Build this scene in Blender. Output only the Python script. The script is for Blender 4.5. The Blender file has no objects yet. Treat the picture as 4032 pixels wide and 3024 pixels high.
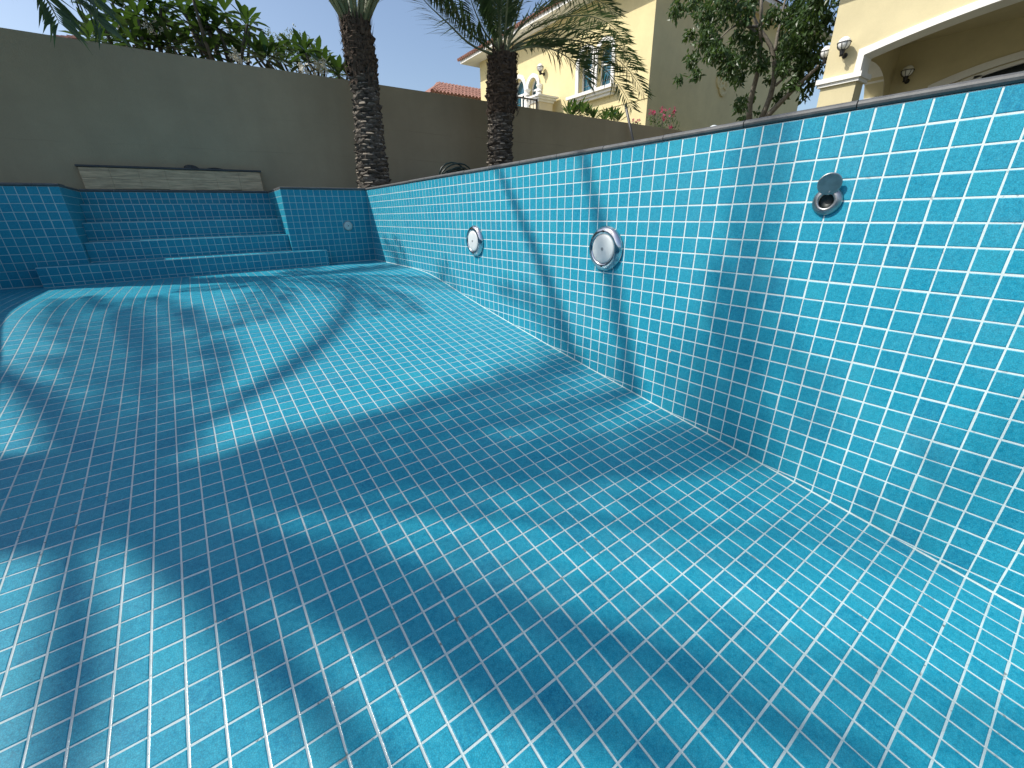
import bpy, math, random
import numpy as np
from mathutils import Vector, Matrix
random.seed(7); RNG = np.random.default_rng(7)
scn = bpy.context.scene
R = math.radians

# ------------------------------------------------------------------ camera
CAM_O = np.array((-2.0253, -3.5538, -0.3170))
PITCH, YAW, ROLL, FPX = 0.39231, 0.61884, -0.02034, 1629.15      # focal length in pixels of the 4032 px wide frame
_f = np.array((math.sin(YAW)*math.cos(PITCH), math.cos(YAW)*math.cos(PITCH), -math.sin(PITCH)))
_r = np.array((math.cos(YAW), -math.sin(YAW), 0.0)); _u = np.cross(_r, _f)
_r, _u = math.cos(ROLL)*_r + math.sin(ROLL)*_u, -math.sin(ROLL)*_r + math.cos(ROLL)*_u
cd = bpy.data.cameras.new('camera'); cam = bpy.data.objects.new('camera', cd); scn.collection.objects.link(cam)
cd.sensor_width = 36.0; cd.lens = FPX/4032*36.0; cd.clip_start = 0.05; cd.clip_end = 3000
cam.matrix_world = Matrix(((_r[0], _u[0], -_f[0], CAM_O[0]), (_r[1], _u[1], -_f[1], CAM_O[1]), (_r[2], _u[2], -_f[2], CAM_O[2]), (0, 0, 0, 1)))
scn.camera = cam

# ------------------------------------------------------------------ light
SUN = np.array((0.85, -0.44, -1.0))                                # direction in which sunlight travels
SUN_EL = math.atan2(1.0, math.hypot(SUN[0], SUN[1])); SUN_AZ = math.atan2(-SUN[0], -SUN[1])
w = bpy.data.worlds.new('World'); scn.world = w; w.use_nodes = True
nt = w.node_tree; nt.nodes.clear()
sky = nt.nodes.new('ShaderNodeTexSky'); sky.sky_type = 'NISHITA'; sky.sun_disc = False
sky.sun_elevation = SUN_EL; sky.sun_rotation = SUN_AZ; sky.altitude = 0; sky.air_density = 1.0; sky.dust_density = 2.0; sky.ozone_density = 1.4
bg = nt.nodes.new('ShaderNodeBackground'); bg.inputs[1].default_value = 0.15
wo = nt.nodes.new('ShaderNodeOutputWorld'); nt.links.new(sky.outputs[0], bg.inputs[0]); nt.links.new(bg.outputs[0], wo.inputs[0])
sl = bpy.data.lights.new('sun', 'SUN'); sl.energy = 4.4; sl.angle = R(0.7); sl.color = (1.0, 0.955, 0.88)
so = bpy.data.objects.new('sun', sl); scn.collection.objects.link(so)
so.rotation_euler = Vector(SUN).to_track_quat('-Z', 'Y').to_euler(); so.location = (-20, 12, 25)
scn.view_settings.view_transform = 'Standard'; scn.view_settings.look = 'None'; scn.view_settings.exposure = 0.18; scn.view_settings.gamma = 1.0
scn.view_settings.use_curve_mapping = False
scn.cycles.max_bounces = 8; scn.cycles.use_denoising = True

# ------------------------------------------------------------------ helpers
COL = scn.collection
def ray(u, v):
    d = _f + (u-2016)/FPX*_r - (v-1512)/FPX*_u
    return d/np.linalg.norm(d)
def at(u, v, ax, val):                                             # photo pixel -> point on an axis-aligned plane
    d = ray(u, v); return CAM_O + (val-CAM_O[ax])/d[ax]*d
def along(u, v, s): return CAM_O + s*ray(u, v)
def wloc(o):
    p = np.zeros(3)
    while o is not None: p = p + np.array(o.location); o = o.parent
    return p
def tag(o, label=None, cat=None, group=None, kind=None):
    if label: o['label'] = label
    if cat: o['category'] = cat
    if group: o['group'] = group
    if kind: o['kind'] = kind
    return o
def thing(name, loc, label, cat, group=None):
    o = bpy.data.objects.new(name, None); o.empty_display_size = 0.1; COL.objects.link(o); o.location = loc
    return tag(o, label, cat, group)
class MB:
    def __init__(s): s.v = []; s.f = []; s.m = []; s.n = 0
    def add(s, v, f, m=0):
        k = s.n; v = np.asarray(v, float).reshape(-1, 3); s.v.append(v); s.n += len(v)
        s.f += [tuple(i+k for i in q) for q in f]; s.m += [m]*len(f); return s
    def box(s, a, b, m=0, bev=0):
        (x0, y0, z0), (x1, y1, z1) = np.minimum(a, b), np.maximum(a, b)
        if bev: return s.bevbox((x0, y0, z0), (x1, y1, z1), bev, m)
        return s.add([(x0,y0,z0),(x1,y0,z0),(x1,y1,z0),(x0,y1,z0),(x0,y0,z1),(x1,y0,z1),(x1,y1,z1),(x0,y1,z1)],
                     [(0,3,2,1),(4,5,6,7),(0,1,5,4),(1,2,6,5),(2,3,7,6),(3,0,4,7)], m)
    def bevbox(s, a, b, e, m=0):
        a = np.array(a); b = np.array(b); V = []; idx = {}
        for sx in (0, 1):
            for sy in (0, 1):
                for sz in (0, 1):
                    c = np.array([b[i] if t else a[i] for i, t in enumerate((sx, sy, sz))])
                    for ax in range(3):
                        p = c.copy()
                        for j in range(3):
                            if j != ax: p[j] += e*(1 if (sx, sy, sz)[j] == 0 else -1)
                        idx[(sx, sy, sz, ax)] = len(V); V.append(p)
        F = []
        def q(*k): F.append(tuple(idx[t] for t in k))
        for t in (0, 1):
            for ax in range(3):
                o = [i for i in range(3) if i != ax]; ks = []
                for c0, c1 in ((0,0),(1,0),(1,1),(0,1)):
                    k = [0,0,0]; k[ax] = t; k[o[0]] = c0; k[o[1]] = c1; ks.append(tuple(k)+(ax,))
                flip = (t == 0) ^ (ax == 1)
                q(*(ks[::-1] if flip else ks))
        for ax in range(3):
            o = [i for i in range(3) if i != ax]
            for c0 in (0, 1):
                for c1 in (0, 1):
                    k0 = [0,0,0]; k0[o[0]] = c0; k0[o[1]] = c1; k1 = list(k0); k1[ax] = 1
                    q(tuple(k0)+(o[0],), tuple(k1)+(o[0],), tuple(k1)+(o[1],), tuple(k0)+(o[1],))
        for sx in (0, 1):
            for sy in (0, 1):
                for sz in (0, 1): q((sx,sy,sz,0), (sx,sy,sz,1), (sx,sy,sz,2))
        return s.add(V, F, m)
    def tube(s, pts, rad, n=8, m=0, cap=True):
        pts = np.asarray(pts, float); k = len(pts)
        rad = np.broadcast_to(np.asarray(rad, float), (k,))
        t = np.gradient(pts, axis=0); t /= np.linalg.norm(t, axis=1)[:, None]+1e-12
        ref = np.array((0.31, 0.17, 0.93)) if abs(t[0][2]) < 0.9 else np.array((1.0, 0.1, 0.05))
        V = []; a = np.arange(n)*2*math.pi/n
        x = np.cross(t[0], ref); x /= np.linalg.norm(x)
        for i in range(k):
            x = x - t[i]*np.dot(x, t[i]); x /= np.linalg.norm(x); y = np.cross(t[i], x)
            V.append(pts[i] + rad[i]*(np.cos(a)[:, None]*x + np.sin(a)[:, None]*y))
        F = [(i*n+j, i*n+(j+1) % n, (i+1)*n+(j+1) % n, (i+1)*n+j) for i in range(k-1) for j in range(n)]
        if cap: F += [tuple(range(n))[::-1], tuple((k-1)*n+j for j in range(n))]
        return s.add(np.concatenate(V), F, m)
    def lathe(s, prof, c, axis, n=24, m=0):
        axis = np.array(axis, float); axis /= np.linalg.norm(axis)
        ref = np.array((0, 0, 1.0)) if abs(axis[2]) < 0.9 else np.array((1.0, 0, 0))
        x = np.cross(ref, axis); x /= np.linalg.norm(x); y = np.cross(axis, x)
        a = np.arange(n)*2*math.pi/n; ring = np.cos(a)[:, None]*x + np.sin(a)[:, None]*y
        V = np.concatenate([np.array(c) + r*ring + h*axis for r, h in prof]); k = len(prof)
        F = [(i*n+j, i*n+(j+1) % n, (i+1)*n+(j+1) % n, (i+1)*n+j) for i in range(k-1) for j in range(n)]
        return s.add(V, F, m)
    def build(s, name, mats, parent=None, smooth=False, kind=None, loc=None):
        V = np.concatenate(s.v); me = bpy.data.meshes.new(name)
        base = wloc(parent) if parent is not None else (np.array(loc, float) if loc is not None else np.zeros(3))
        me.from_pydata((V-base).tolist(), [], s.f)
        for mm in (mats if isinstance(mats, (list, tuple)) else [mats]): me.materials.append(M[mm])
        if isinstance(mats, (list, tuple)): me.polygons.foreach_set('material_index', s.m)
        if smooth: me.polygons.foreach_set('use_smooth', [True]*len(me.polygons))
        me.update()
        o = bpy.data.objects.new(name, me); COL.objects.link(o)
        if parent is not None: o.parent = parent
        elif loc is not None: o.location = loc
        if kind: o['kind'] = kind
        return o
def place(me, name, parent, mat):                                  # one more object that shares mesh data
    o = bpy.data.objects.new(name, me); COL.objects.link(o); o.parent = parent
    b = wloc(parent); mat = mat.copy(); mat.translation = mat.translation - Vector(b); o.matrix_local = mat
    return o
def basis(x, y, z, p):
    return Matrix(((x[0], y[0], z[0], p[0]), (x[1], y[1], z[1], p[1]), (x[2], y[2], z[2], p[2]), (0, 0, 0, 1)))
def bez(p0, p1, p2, n=12):
    t = np.linspace(0, 1, n)[:, None]; p0, p1, p2 = map(np.asarray, (p0, p1, p2))
    return (1-t)**2*p0 + 2*t*(1-t)*p1 + t*t*p2
def smoothpath(P, n=14):
    P = np.asarray(P, float); t = np.linspace(0, 1, len(P)); k = np.linspace(0, 1, n)
    Q = np.stack([np.interp(k, t, P[:, i]) for i in range(3)], 1)
    for _ in range(2): Q[1:-1] = (Q[:-2]+2*Q[1:-1]+Q[2:])/4
    return Q

# ------------------------------------------------------------------ materials
M = {}
def nodes(name):
    m = bpy.data.materials.new(name); m.use_nodes = True; M[name] = m; n = m.node_tree; n.nodes.clear()
    b = n.nodes.new('ShaderNodeBsdfPrincipled'); o = n.nodes.new('ShaderNodeOutputMaterial'); n.links.new(b.outputs[0], o.inputs[0])
    return m, n, b, o
def N(n, t, **k):
    d = n.nodes.new(t)
    for a, v in k.items():
        if a.startswith('i_'):
            key = a[2:]; d.inputs[int(key) if key.isdigit() else key.replace('_', ' ')].default_value = v
        else: setattr(d, a, v)
    return d
def pos(n): return n.nodes.new('ShaderNodeNewGeometry').outputs['Position']
def noise(n, scale, detail=4, rough=0.55, vec=None, stretch=None):
    t = N(n, 'ShaderNodeTexNoise', i_Scale=scale, i_Detail=detail, i_Roughness=rough)
    v = vec if vec is not None else pos(n)
    if stretch:
        mp = N(n, 'ShaderNodeMapping'); mp.inputs['Scale'].default_value = stretch; n.links.new(v, mp.inputs[0]); v = mp.outputs[0]
    n.links.new(v, t.inputs['Vector']); return t.outputs['Fac']
def ramp(n, fac, stops):
    r = n.nodes.new('ShaderNodeValToRGB'); e = r.color_ramp.elements
    while len(e) < len(stops): e.new(0.5)
    for q, (p_, c) in zip(e, stops): q.position = p_; q.color = (c[0], c[1], c[2], 1) if hasattr(c, '__len__') else (c, c, c, 1)
    n.links.new(fac, r.inputs[0]); return r.outputs[0]
def mix(n, fac, a, b, mode='MIX'):
    x = N(n, 'ShaderNodeMix', data_type='RGBA', blend_type=mode)
    for k, v in ((0, fac), (6, a), (7, b)):
        if hasattr(v, 'is_output'): n.links.new(v, x.inputs[k])
        elif k == 0: x.inputs[0].default_value = v
        else: x.inputs[k].default_value = (v[0], v[1], v[2], 1)
    return x.outputs[2]
def bump(n, b, h, strength=0.3, dist=0.01):
    x = N(n, 'ShaderNodeBump'); x.inputs['Strength'].default_value = strength; x.inputs['Distance'].default_value = dist
    n.links.new(h, x.inputs['Height']); n.links.new(x.outputs[0], b.inputs['Normal']); return x
def simple(name, col, rough=0.7, var=0.25, scale=6, bmp=0.15, bscale=80, bdist=0.004, metal=0, stretch=None, spec=0.5):
    m, n, b, o = nodes(name); c = np.array(col)
    f = noise(n, scale, 5, 0.6, stretch=stretch)
    n.links.new(ramp(n, f, [(0.3, c*(1-var)), (0.7, np.minimum(c*(1+var), 0.95))]), b.inputs['Base Color'])
    b.inputs['Roughness'].default_value = rough; b.inputs['Metallic'].default_value = metal; b.inputs['Specular IOR Level'].default_value = spec
    if bmp: bump(n, b, noise(n, bscale, 5, 0.65), bmp, bdist)
    return m
def leafmat(name, c0, c1, trans=0.3, rough=0.45, tcol=None):
    m, n, b, o = nodes(name)
    oi = N(n, 'ShaderNodeObjectInfo').outputs['Random']; ri = n.nodes.new('ShaderNodeNewGeometry').outputs['Random Per Island']
    s = N(n, 'ShaderNodeMath', operation='ADD'); n.links.new(oi, s.inputs[0]); n.links.new(ri, s.inputs[1])
    fr = N(n, 'ShaderNodeMath', operation='FRACT'); n.links.new(s.outputs[0], fr.inputs[0])
    col = ramp(n, fr.outputs[0], [(0.0, c0), (1.0, c1)]); n.links.new(col, b.inputs['Base Color']); b.inputs['Roughness'].default_value = rough
    t = N(n, 'ShaderNodeBsdfTranslucent'); tc = mix(n, 0.6, col, tcol or (c1[0]*1.6, c1[1]*1.5, c1[2]*0.7)); n.links.new(tc, t.inputs[0])
    ms = N(n, 'ShaderNodeMixShader'); ms.inputs[0].default_value = trans
    n.links.new(b.outputs[0], ms.inputs[1]); n.links.new(t.outputs[0], ms.inputs[2]); n.links.new(ms.outputs[0], o.inputs[0])

def tile_material():
    m, n, b, o = nodes('tile')
    g = n.nodes.new('ShaderNodeNewGeometry'); P = g.outputs['Position']
    oi = N(n, 'ShaderNodeObjectInfo').outputs['Random']
    s = N(n, 'ShaderNodeMath', operation='ADD'); n.links.new(oi, s.inputs[0]); n.links.new(g.outputs['Random Per Island'], s.inputs[1])
    fr = N(n, 'ShaderNodeMath', operation='FRACT'); n.links.new(s.outputs[0], fr.inputs[0])
    base = ramp(n, fr.outputs[0], [(0.0, (0.005, 0.210, 0.345)), (0.12, (0.007, 0.250, 0.380)), (0.85, (0.011, 0.277, 0.400)), (1.0, (0.020, 0.316, 0.425))])
    mott = noise(n, 75, 6, 0.75, P)
    base = mix(n, ramp(n, mott, [(0.38, 0.0), (0.66, 0.75)]), base, (0.042, 0.385, 0.510))
    vo = N(n, 'ShaderNodeTexVoronoi', feature='DISTANCE_TO_EDGE', i_Scale=190.0); n.links.new(P, vo.inputs['Vector'])
    crk = ramp(n, vo.outputs['Distance'], [(0.0, 0.55), (0.16, 1.0)])
    base = mix(n, 0.75, base, crk, 'MULTIPLY')
    dust = ramp(n, noise(n, 2.3, 6, 0.7, P), [(0.50, 0.0), (0.80, 0.09)])
    base = mix(n, dust, base, (0.30, 0.47, 0.52))
    n.links.new(base, b.inputs['Base Color'])
    n.links.new(ramp(n, noise(n, 9, 4, 0.6, P), [(0.3, 0.42), (0.75, 0.58)]), b.inputs['Roughness'])
    b.inputs['Specular IOR Level'].default_value = 0.26
    h = N(n, 'ShaderNodeMath', operation='MULTIPLY_ADD'); h.inputs[1].default_value = 0.35
    n.links.new(noise(n, 130, 3, 0.6, P), h.inputs[0]); n.links.new(noise(n, 22, 3, 0.5, P), h.inputs[2])
    bump(n, b, h.outputs[0], 0.16, 0.004)
tile_material()
def grout_material(name, dirt, c=(0.66, 0.69, 0.665), rough=0.3):
    m, n, b, o = nodes(name); P = pos(n)
    base = ramp(n, noise(n, 14, 6, 0.7, P), [(0.3, np.array(c)*0.86), (0.7, np.array(c)*1.08)])
    crack = ramp(n, noise(n, 42, 3, 0.55, P), [(0.66-dirt*0.04, 0.0), (0.69, 0.85)])
    area = ramp(n, noise(n, 1.6, 4, 0.6, P), [(0.45, 0.0), (0.62, dirt)])
    msk = N(n, 'ShaderNodeMath', operation='MULTIPLY'); n.links.new(crack, msk.inputs[0]); n.links.new(area, msk.inputs[1])
    base = mix(n, msk.outputs[0], base, (0.10, 0.105, 0.10))
    n.links.new(base, b.inputs['Base Color']); b.inputs['Roughness'].default_value = rough
    bump(n, b, noise(n, 260, 4, 0.6, P), 0.25, 0.002)
grout_material('grout_wall', 0.55, (0.63, 0.72, 0.705)); grout_material('grout_shaded', 0.6, (0.44, 0.56, 0.56)); grout_material('grout_floor', 1.0, (0.50, 0.60, 0.60), 0.14)  # end wall and steps: darker grout copy, their shade put into its colour
def stucco(name, c, streak=0.12, bmp=0.35, bscale=55):
    m, n, b, o = nodes(name); P = pos(n); c = np.array(c)
    base = ramp(n, noise(n, 1.3, 6, 0.65, P), [(0.3, c*0.90), (0.7, c*1.07)])
    st = ramp(n, noise(n, 3.0, 5, 0.6, P, stretch=(1.0, 1.0, 0.12)), [(0.45, 0.0), (0.75, streak)])
    base = mix(n, st, base, c*0.62)
    base = mix(n, ramp(n, noise(n, 38, 4, 0.7, P), [(0.4, 0.0), (0.75, 0.14)]), base, c*0.75)
    n.links.new(base, b.inputs['Base Color']); b.inputs['Roughness'].default_value = 0.88; b.inputs['Specular IOR Level'].default_value = 0.2
    bump(n, b, noise(n, bscale, 6, 0.7, P), bmp, 0.006)
stucco('boundary_plaster', (0.365, 0.302, 0.200), 0.20, 0.5, 70)
def hairlines():
    n = M['boundary_plaster'].node_tree; b = next(x for x in n.nodes if x.type == 'BSDF_PRINCIPLED'); old = b.inputs['Base Color'].links[0].from_socket
    P = pos(n); sx = N(n, 'ShaderNodeSeparateXYZ'); n.links.new(P, sx.inputs[0]); wob = noise(n, 1.4, 5, 0.6, P); cur = old
    for z0, amt in ((0.52, 0.16), (0.93, 0.20)):
        a = N(n, 'ShaderNodeMath', operation='MULTIPLY_ADD'); a.inputs[1].default_value = 0.09; n.links.new(wob, a.inputs[0]); n.links.new(sx.outputs[2], a.inputs[2])
        c = N(n, 'ShaderNodeMath', operation='COMPARE'); c.inputs[1].default_value = z0+0.045; c.inputs[2].default_value = 0.0045; n.links.new(a.outputs[0], c.inputs[0])
        g_ = N(n, 'ShaderNodeMath', operation='MULTIPLY'); n.links.new(c.outputs[0], g_.inputs[0]); n.links.new(ramp(n, noise(n, 0.9, 3, 0.6, P), [(0.45, 0.0), (0.6, amt)]), g_.inputs[1])
        cur = mix(n, g_.outputs[0], cur, (0.07, 0.06, 0.045))
    n.links.new(cur, b.inputs['Base Color'])
hairlines()
stucco('yellow_stucco', (0.70, 0.60, 0.335), 0.06); stucco('villa_stucco', (0.60, 0.53, 0.33), 0.08)
stucco('cream_stucco', (0.72, 0.64, 0.47), 0.06); stucco('trim_white', (0.80, 0.79, 0.75), 0.08, 0.12)
simple('coping_stone', (0.085, 0.088, 0.088), 0.55, 0.25, 30, 0.25, 150, 0.002)
simple('joint_mortar', (0.50, 0.50, 0.47), 0.8, 0.2, 40)
simple('dark_slab', (0.035, 0.037, 0.04), 0.4, 0.3, 12, 0.1)
simple('travertine', (0.50, 0.36, 0.22), 0.65, 0.40, 12, 0.35, 60, 0.003, stretch=(0.5, 1, 6))
simple('rock_dark', (0.05, 0.05, 0.048), 0.8, 0.4, 25, 0.6, 70, 0.01)
simple('paving', (0.22, 0.20, 0.17), 0.8, 0.15, 3, 0.2); simple('sand_ground', (0.13, 0.125, 0.075), 0.95, 0.25, 0.7, 0.5, 20, 0.02)
simple('chrome', (0.62, 0.63, 0.64), 0.13, 0.10, 25, 0.03, 40, 0.002, metal=1.0)
simple('steel_brushed', (0.40, 0.40, 0.39), 0.33, 0.2, 30, 0.1, 120, 0.001, metal=1.0)
simple('lens_frosted', (0.60, 0.64, 0.63), 0.35, 0.06, 20, 0.2, 400, 0.001)
simple('throat_dark', (0.006, 0.012, 0.012), 0.5, 0.2, 20, 0)
simple('white_plastic', (0.62, 0.66, 0.64), 0.4, 0.08, 20, 0.0); simple('grey_plastic', (0.22, 0.24, 0.24), 0.5, 0.1, 20, 0.0)
simple('metal_black', (0.012, 0.012, 0.013), 0.45, 0.2, 20, 0.0)
simple('globe_white', (0.86, 0.86, 0.84), 0.25, 0.03, 8, 0.0)
simple('pole_metal', (0.11, 0.11, 0.11), 0.5, 0.2, 8, 0.0, metal=0.6)
simple('hose_green', (0.012, 0.030, 0.026), 0.4, 0.2, 8, 0.0)
simple('roof_tile', (0.27, 0.125, 0.09), 0.75, 0.35, 7, 0.3, 40, 0.01)
simple('bark_palm', (0.070, 0.056, 0.044), 0.95, 0.5, 30, 0.8, 90, 0.01); simple('boot_bark', (0.105, 0.088, 0.070), 0.9, 0.5, 20, 0.7, 120, 0.006, stretch=(1, 1, 3))
simple('boot_cut', (0.27, 0.235, 0.185), 0.9, 0.3, 30, 0.4, 150, 0.003); simple('palm_fibre', (0.080, 0.056, 0.038), 1.0, 0.6, 25, 0.8, 160, 0.01)
simple('bark_tree', (0.165, 0.145, 0.115), 0.9, 0.35, 20, 0.5, 60, 0.006); simple('bark_grey', (0.085, 0.078, 0.062), 0.9, 0.3, 20, 0.4, 60, 0.006)
leafmat('palm_leaf', (0.034, 0.072, 0.028), (0.078, 0.125, 0.052), 0.22, 0.5, (0.12, 0.22, 0.06)); simple('rachis', (0.14, 0.165, 0.08), 0.5, 0.2, 10, 0.1)
leafmat('plumeria_leaf', (0.016, 0.044, 0.010), (0.048, 0.100, 0.022), 0.32, 0.32); leafmat('tree_leaf', (0.030, 0.068, 0.020), (0.070, 0.125, 0.034), 0.38, 0.4)
leafmat('fine_leaf', (0.060, 0.100, 0.040), (0.120, 0.165, 0.075), 0.35); leafmat('shrub_leaf', (0.028, 0.075, 0.020), (0.080, 0.150, 0.040), 0.3, 0.3)
leafmat('petal_white', (0.70, 0.68, 0.56), (0.82, 0.80, 0.74), 0.3, 0.5, (0.8, 0.78, 0.6)); leafmat('bract_pink', (0.52, 0.030, 0.13), (0.66, 0.075, 0.22), 0.35, 0.5, (0.75, 0.08, 0.22))
def glass(name, c):
    m, n, b, o = nodes(name); n.links.new(ramp(n, noise(n, 1.5, 3), [(0.3, np.array(c)*0.7), (0.7, np.array(c)*1.3)]), b.inputs['Base Color'])
    b.inputs['Roughness'].default_value = 0.06; b.inputs['Specular IOR Level'].default_value = 0.8
glass('window_glass', (0.015, 0.095, 0.145)); glass('window_dark', (0.010, 0.016, 0.022))

# ------------------------------------------------------------------ pool: measures
TP, TG, REC = 0.075, 0.0056, 0.0016                                 # tile pitch, joint width, joint depth
YB, XL, YF = 2.6, -4.05, -6.4                                       # far wall, left wall, near wall (behind the camera)
NL, NR, NB = -2.975, -1.05, 3.6                                     # step niche: left, right, back
FY = [YF-0.3, -5.4, -4.6, -3.794, -3.379, -2.923, -2.468, -1.781, -1.326, -0.951, -0.425, 0.08, 0.30, 0.537, 0.70, 0.885, 1.10, 1.34, 2.0, 2.9]
FZ = [-1.80, -1.80, -1.735, -1.633, -1.574, -1.512, -1.449, -1.355, -1.29, -1.235, -1.153, -1.066, -1.022, -0.975, -0.947, -0.925, -0.912, -0.907, -0.907, -0.907]
_yy = np.linspace(FY[0], FY[-1], 600); _zz = np.interp(_yy, FY, FZ)
for _ in range(60): _zz[1:-1] = (_zz[:-2]+2*_zz[1:-1]+_zz[2:])/4
def zf(y): return float(np.interp(y, _yy, _zz))

def tile_mesh():
    h = 0.5*(TP-TG); e = 0.0022; b = 0.0012
    V = [(-h,-h,-0.006),(h,-h,-0.006),(h,h,-0.006),(-h,h,-0.006)] + [(-h,-h,-b),(h,-h,-b),(h,h,-b),(-h,h,-b)] + [(-h+e,-h+e,0),(h-e,-h+e,0),(h-e,h-e,0),(-h+e,h-e,0)]
    F = [(8,9,10,11)] + [(4+i, 4+(i+1) % 4, 8+(i+1) % 4, 8+i) for i in range(4)] + [(i, (i+1) % 4, 4+(i+1) % 4, 4+i) for i in range(4)]
    me = bpy.data.meshes.new('tile'); me.from_pydata(V, [], F); me.materials.append(M['tile'])
    me.update(); return me
TILE = tile_mesh()
class Tiles:
    """tiles on one surface: quads (corner points counter-clockwise seen from outside); full ones may become objects"""
    def __init__(s): s.q = []; s.full = []
    def add(s, c, full): s.q.append(np.asarray(c, float)); s.full.append(full)
    def plane(s, o, ud, vd, nu, nv, lu=None, lv=None, skip=None):
        o, ud, vd = map(lambda a: np.asarray(a, float), (o, ud, vd)); lu = lu or nu*TP; lv = lv or nv*TP
        for i in range(int(math.ceil(nu-1e-6))):
            for j in range(int(math.ceil(nv-1e-6))):
                u0, u1 = i*TP, min((i+1)*TP, lu); v0, v1 = j*TP, min((j+1)*TP, lv)
                if u1-u0 < 0.016 or v1-v0 < 0.016: continue
                if skip and skip(u0, u1, v0, v1): continue
                s.add([o+ud*a+vd*b for a, b in ((u0, v0), (u1, v0), (u1, v1), (u0, v1))], u1-u0 > TP-1e-4 and v1-v0 > TP-1e-4)
        return s
    def emit(s, parent, limit=300):
        area = []
        for q, full in zip(s.q, s.full):
            a = 0
            if full:
                d = q-CAM_O; z = d@_f
                if z.min() > 0.1:
                    x, y = FPX*(d@_r)/z, FPX*(d@_u)/z
                    if abs(x.mean()) < 2050 and abs(y.mean()) < 1540:
                        a = abs(0.5*sum(x[i]*y[(i+1) % 4]-x[(i+1) % 4]*y[i] for i in range(4)))
            area.append(a)
        order = sorted(range(len(area)), key=lambda i: -area[i]); pick = set(i for i in order[:limit] if area[i] > 60)
        V = []; F = []
        h = 0.5*TG
        for i, q in enumerate(s.q):
            c = q.mean(0); x = (q[1]-q[0])+(q[2]-q[3]); y = (q[3]-q[0])+(q[2]-q[1]); lx, ly = np.linalg.norm(x)/2, np.linalg.norm(y)/2
            x /= np.linalg.norm(x); nn = np.cross(x, y); nn /= np.linalg.norm(nn); y = np.cross(nn, x)
            nn = nn + RNG.normal(0, 0.006)*x + RNG.normal(0, 0.006)*y; nn /= np.linalg.norm(nn); lift = RNG.normal(0, 0.00022)
            jit = RNG.normal(0, 0.0005, 2)
            if i in pick:
                x2 = x-nn*np.dot(x, nn); x2 /= np.linalg.norm(x2); y2 = np.cross(nn, x2); p_ = c+nn*lift+x*jit[0]+y*jit[1]
                m = basis(x2*(lx-TG)/(TP-TG), y2*(ly-TG)/(TP-TG), nn, p_)
                place(TILE, 'tile', parent, m)
            else:
                ins = []
                for k in range(4):
                    p0, p1, p3 = q[k], q[(k+1) % 4], q[k-1]
                    a = p1-p0; b = p3-p0; la, lb = np.linalg.norm(a)+1e-9, np.linalg.norm(b)+1e-9
                    ins.append((p0, a/la, b/lb, la, lb))
                def ring(d, z): return [p0 + a*min(d, la*0.45) + b*min(d, lb*0.45) + nn*(z+lift) for p0, a, b, la, lb in ins]
                k = len(V); V += ring(h, -0.006)+ring(h, -0.0012)+ring(h+0.0022, 0.0)
                F += [(k+8, k+9, k+10, k+11)] + [(k+4+t, k+4+(t+1) % 4, k+8+(t+1) % 4, k+8+t) for t in range(4)] + [(k+t, k+(t+1) % 4, k+4+(t+1) % 4, k+4+t) for t in range(4)]
        if V:
            mb = MB(); mb.add(V, F); o = mb.build('tile_field', 'tile', parent, kind='stuff')
        return len(pick)

# ------------------------------------------------------------------ ground, deck
HX0, HX1, HY0, HY1 = XL-0.12, 0.12, YF-0.12, YB+0.12
def ring_sheet(x0, x1, y0, y1, z, hx0, hx1, hy0, hy1):
    mb = MB()
    for a, b, c, d in ((x0, hx0, y0, y1), (hx1, x1, y0, y1), (hx0, hx1, y0, hy0), (hx0, hx1, hy1, y1)):
        mb.add([(a, c, z), (b, c, z), (b, d, z), (a, d, z)], [(0, 1, 2, 3)])
    return mb
g = ring_sheet(-900, 900, -900, 900, -0.03, HX0-0.5, HX1+0.5, HY0-0.5, NB+0.2).build('ground', 'sand_ground'); tag(g, kind='structure')
mb = MB()
for a, b, c, d in ((XL-2.2, HX0, HY0-1.5, YB+0.0), (HX1, 2.2, HY0-1.5, YB+0.0), (HX0, HX1, HY0-1.5, HY0), (XL-2.2, NL-0.15, YB+0.0, 3.7), (NR+0.15, 2.2, YB+0.0, 3.7)):
    mb.add([(a, c, -0.008), (b, c, -0.008), (b, d, -0.008), (a, d, -0.008)], [(0, 1, 2, 3)])
tag(mb.build('pool_deck', 'paving'), kind='structure')

# ------------------------------------------------------------------ pool floor
ncol = 54; nrow0, nrow1 = int(round(-YB/TP)), int(round((-YF)/TP))
mb = MB(); ys = np.linspace(YF-0.1, YB+0.1, 240); V = []
for y in ys: V += [(XL-0.1, y, zf(y)-REC), (0.1, y, zf(y)-REC)]
mb.add(V, [(2*i, 2*i+1, 2*i+3, 2*i+2) for i in range(len(ys)-1)])
for k in range(2): pass
floor = mb.build('pool_floor', 'grout_floor', smooth=True); tag(floor, kind='structure')
mb = MB(); ysg = [-i*TP for i in range(nrow1, -35, -1)]; ysg = [y for y in ysg if YF < y < YB-0.2]    # hollow joints running down the slope
for j in range(1, ncol):
    V = []; x0 = -j*TP
    for y in ysg: z = zf(y); V += [(x0-0.0029, y, z-0.0007), (x0-0.0013, y, z-0.00125), (x0, y, z-0.0014), (x0+0.0013, y, z-0.00125), (x0+0.0029, y, z-0.0007)]
    mb.add(V, [(5*i+k, 5*i+k+1, 5*i+k+6, 5*i+k+5) for i in range(len(ysg)-1) for k in range(4)])
mb.build('grout_joints', 'grout_floor', floor, smooth=True, kind='stuff')
ft = Tiles()
SX0, SX1, SY = -3.33, -0.68, 2.40                                   # lowest step
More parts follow.
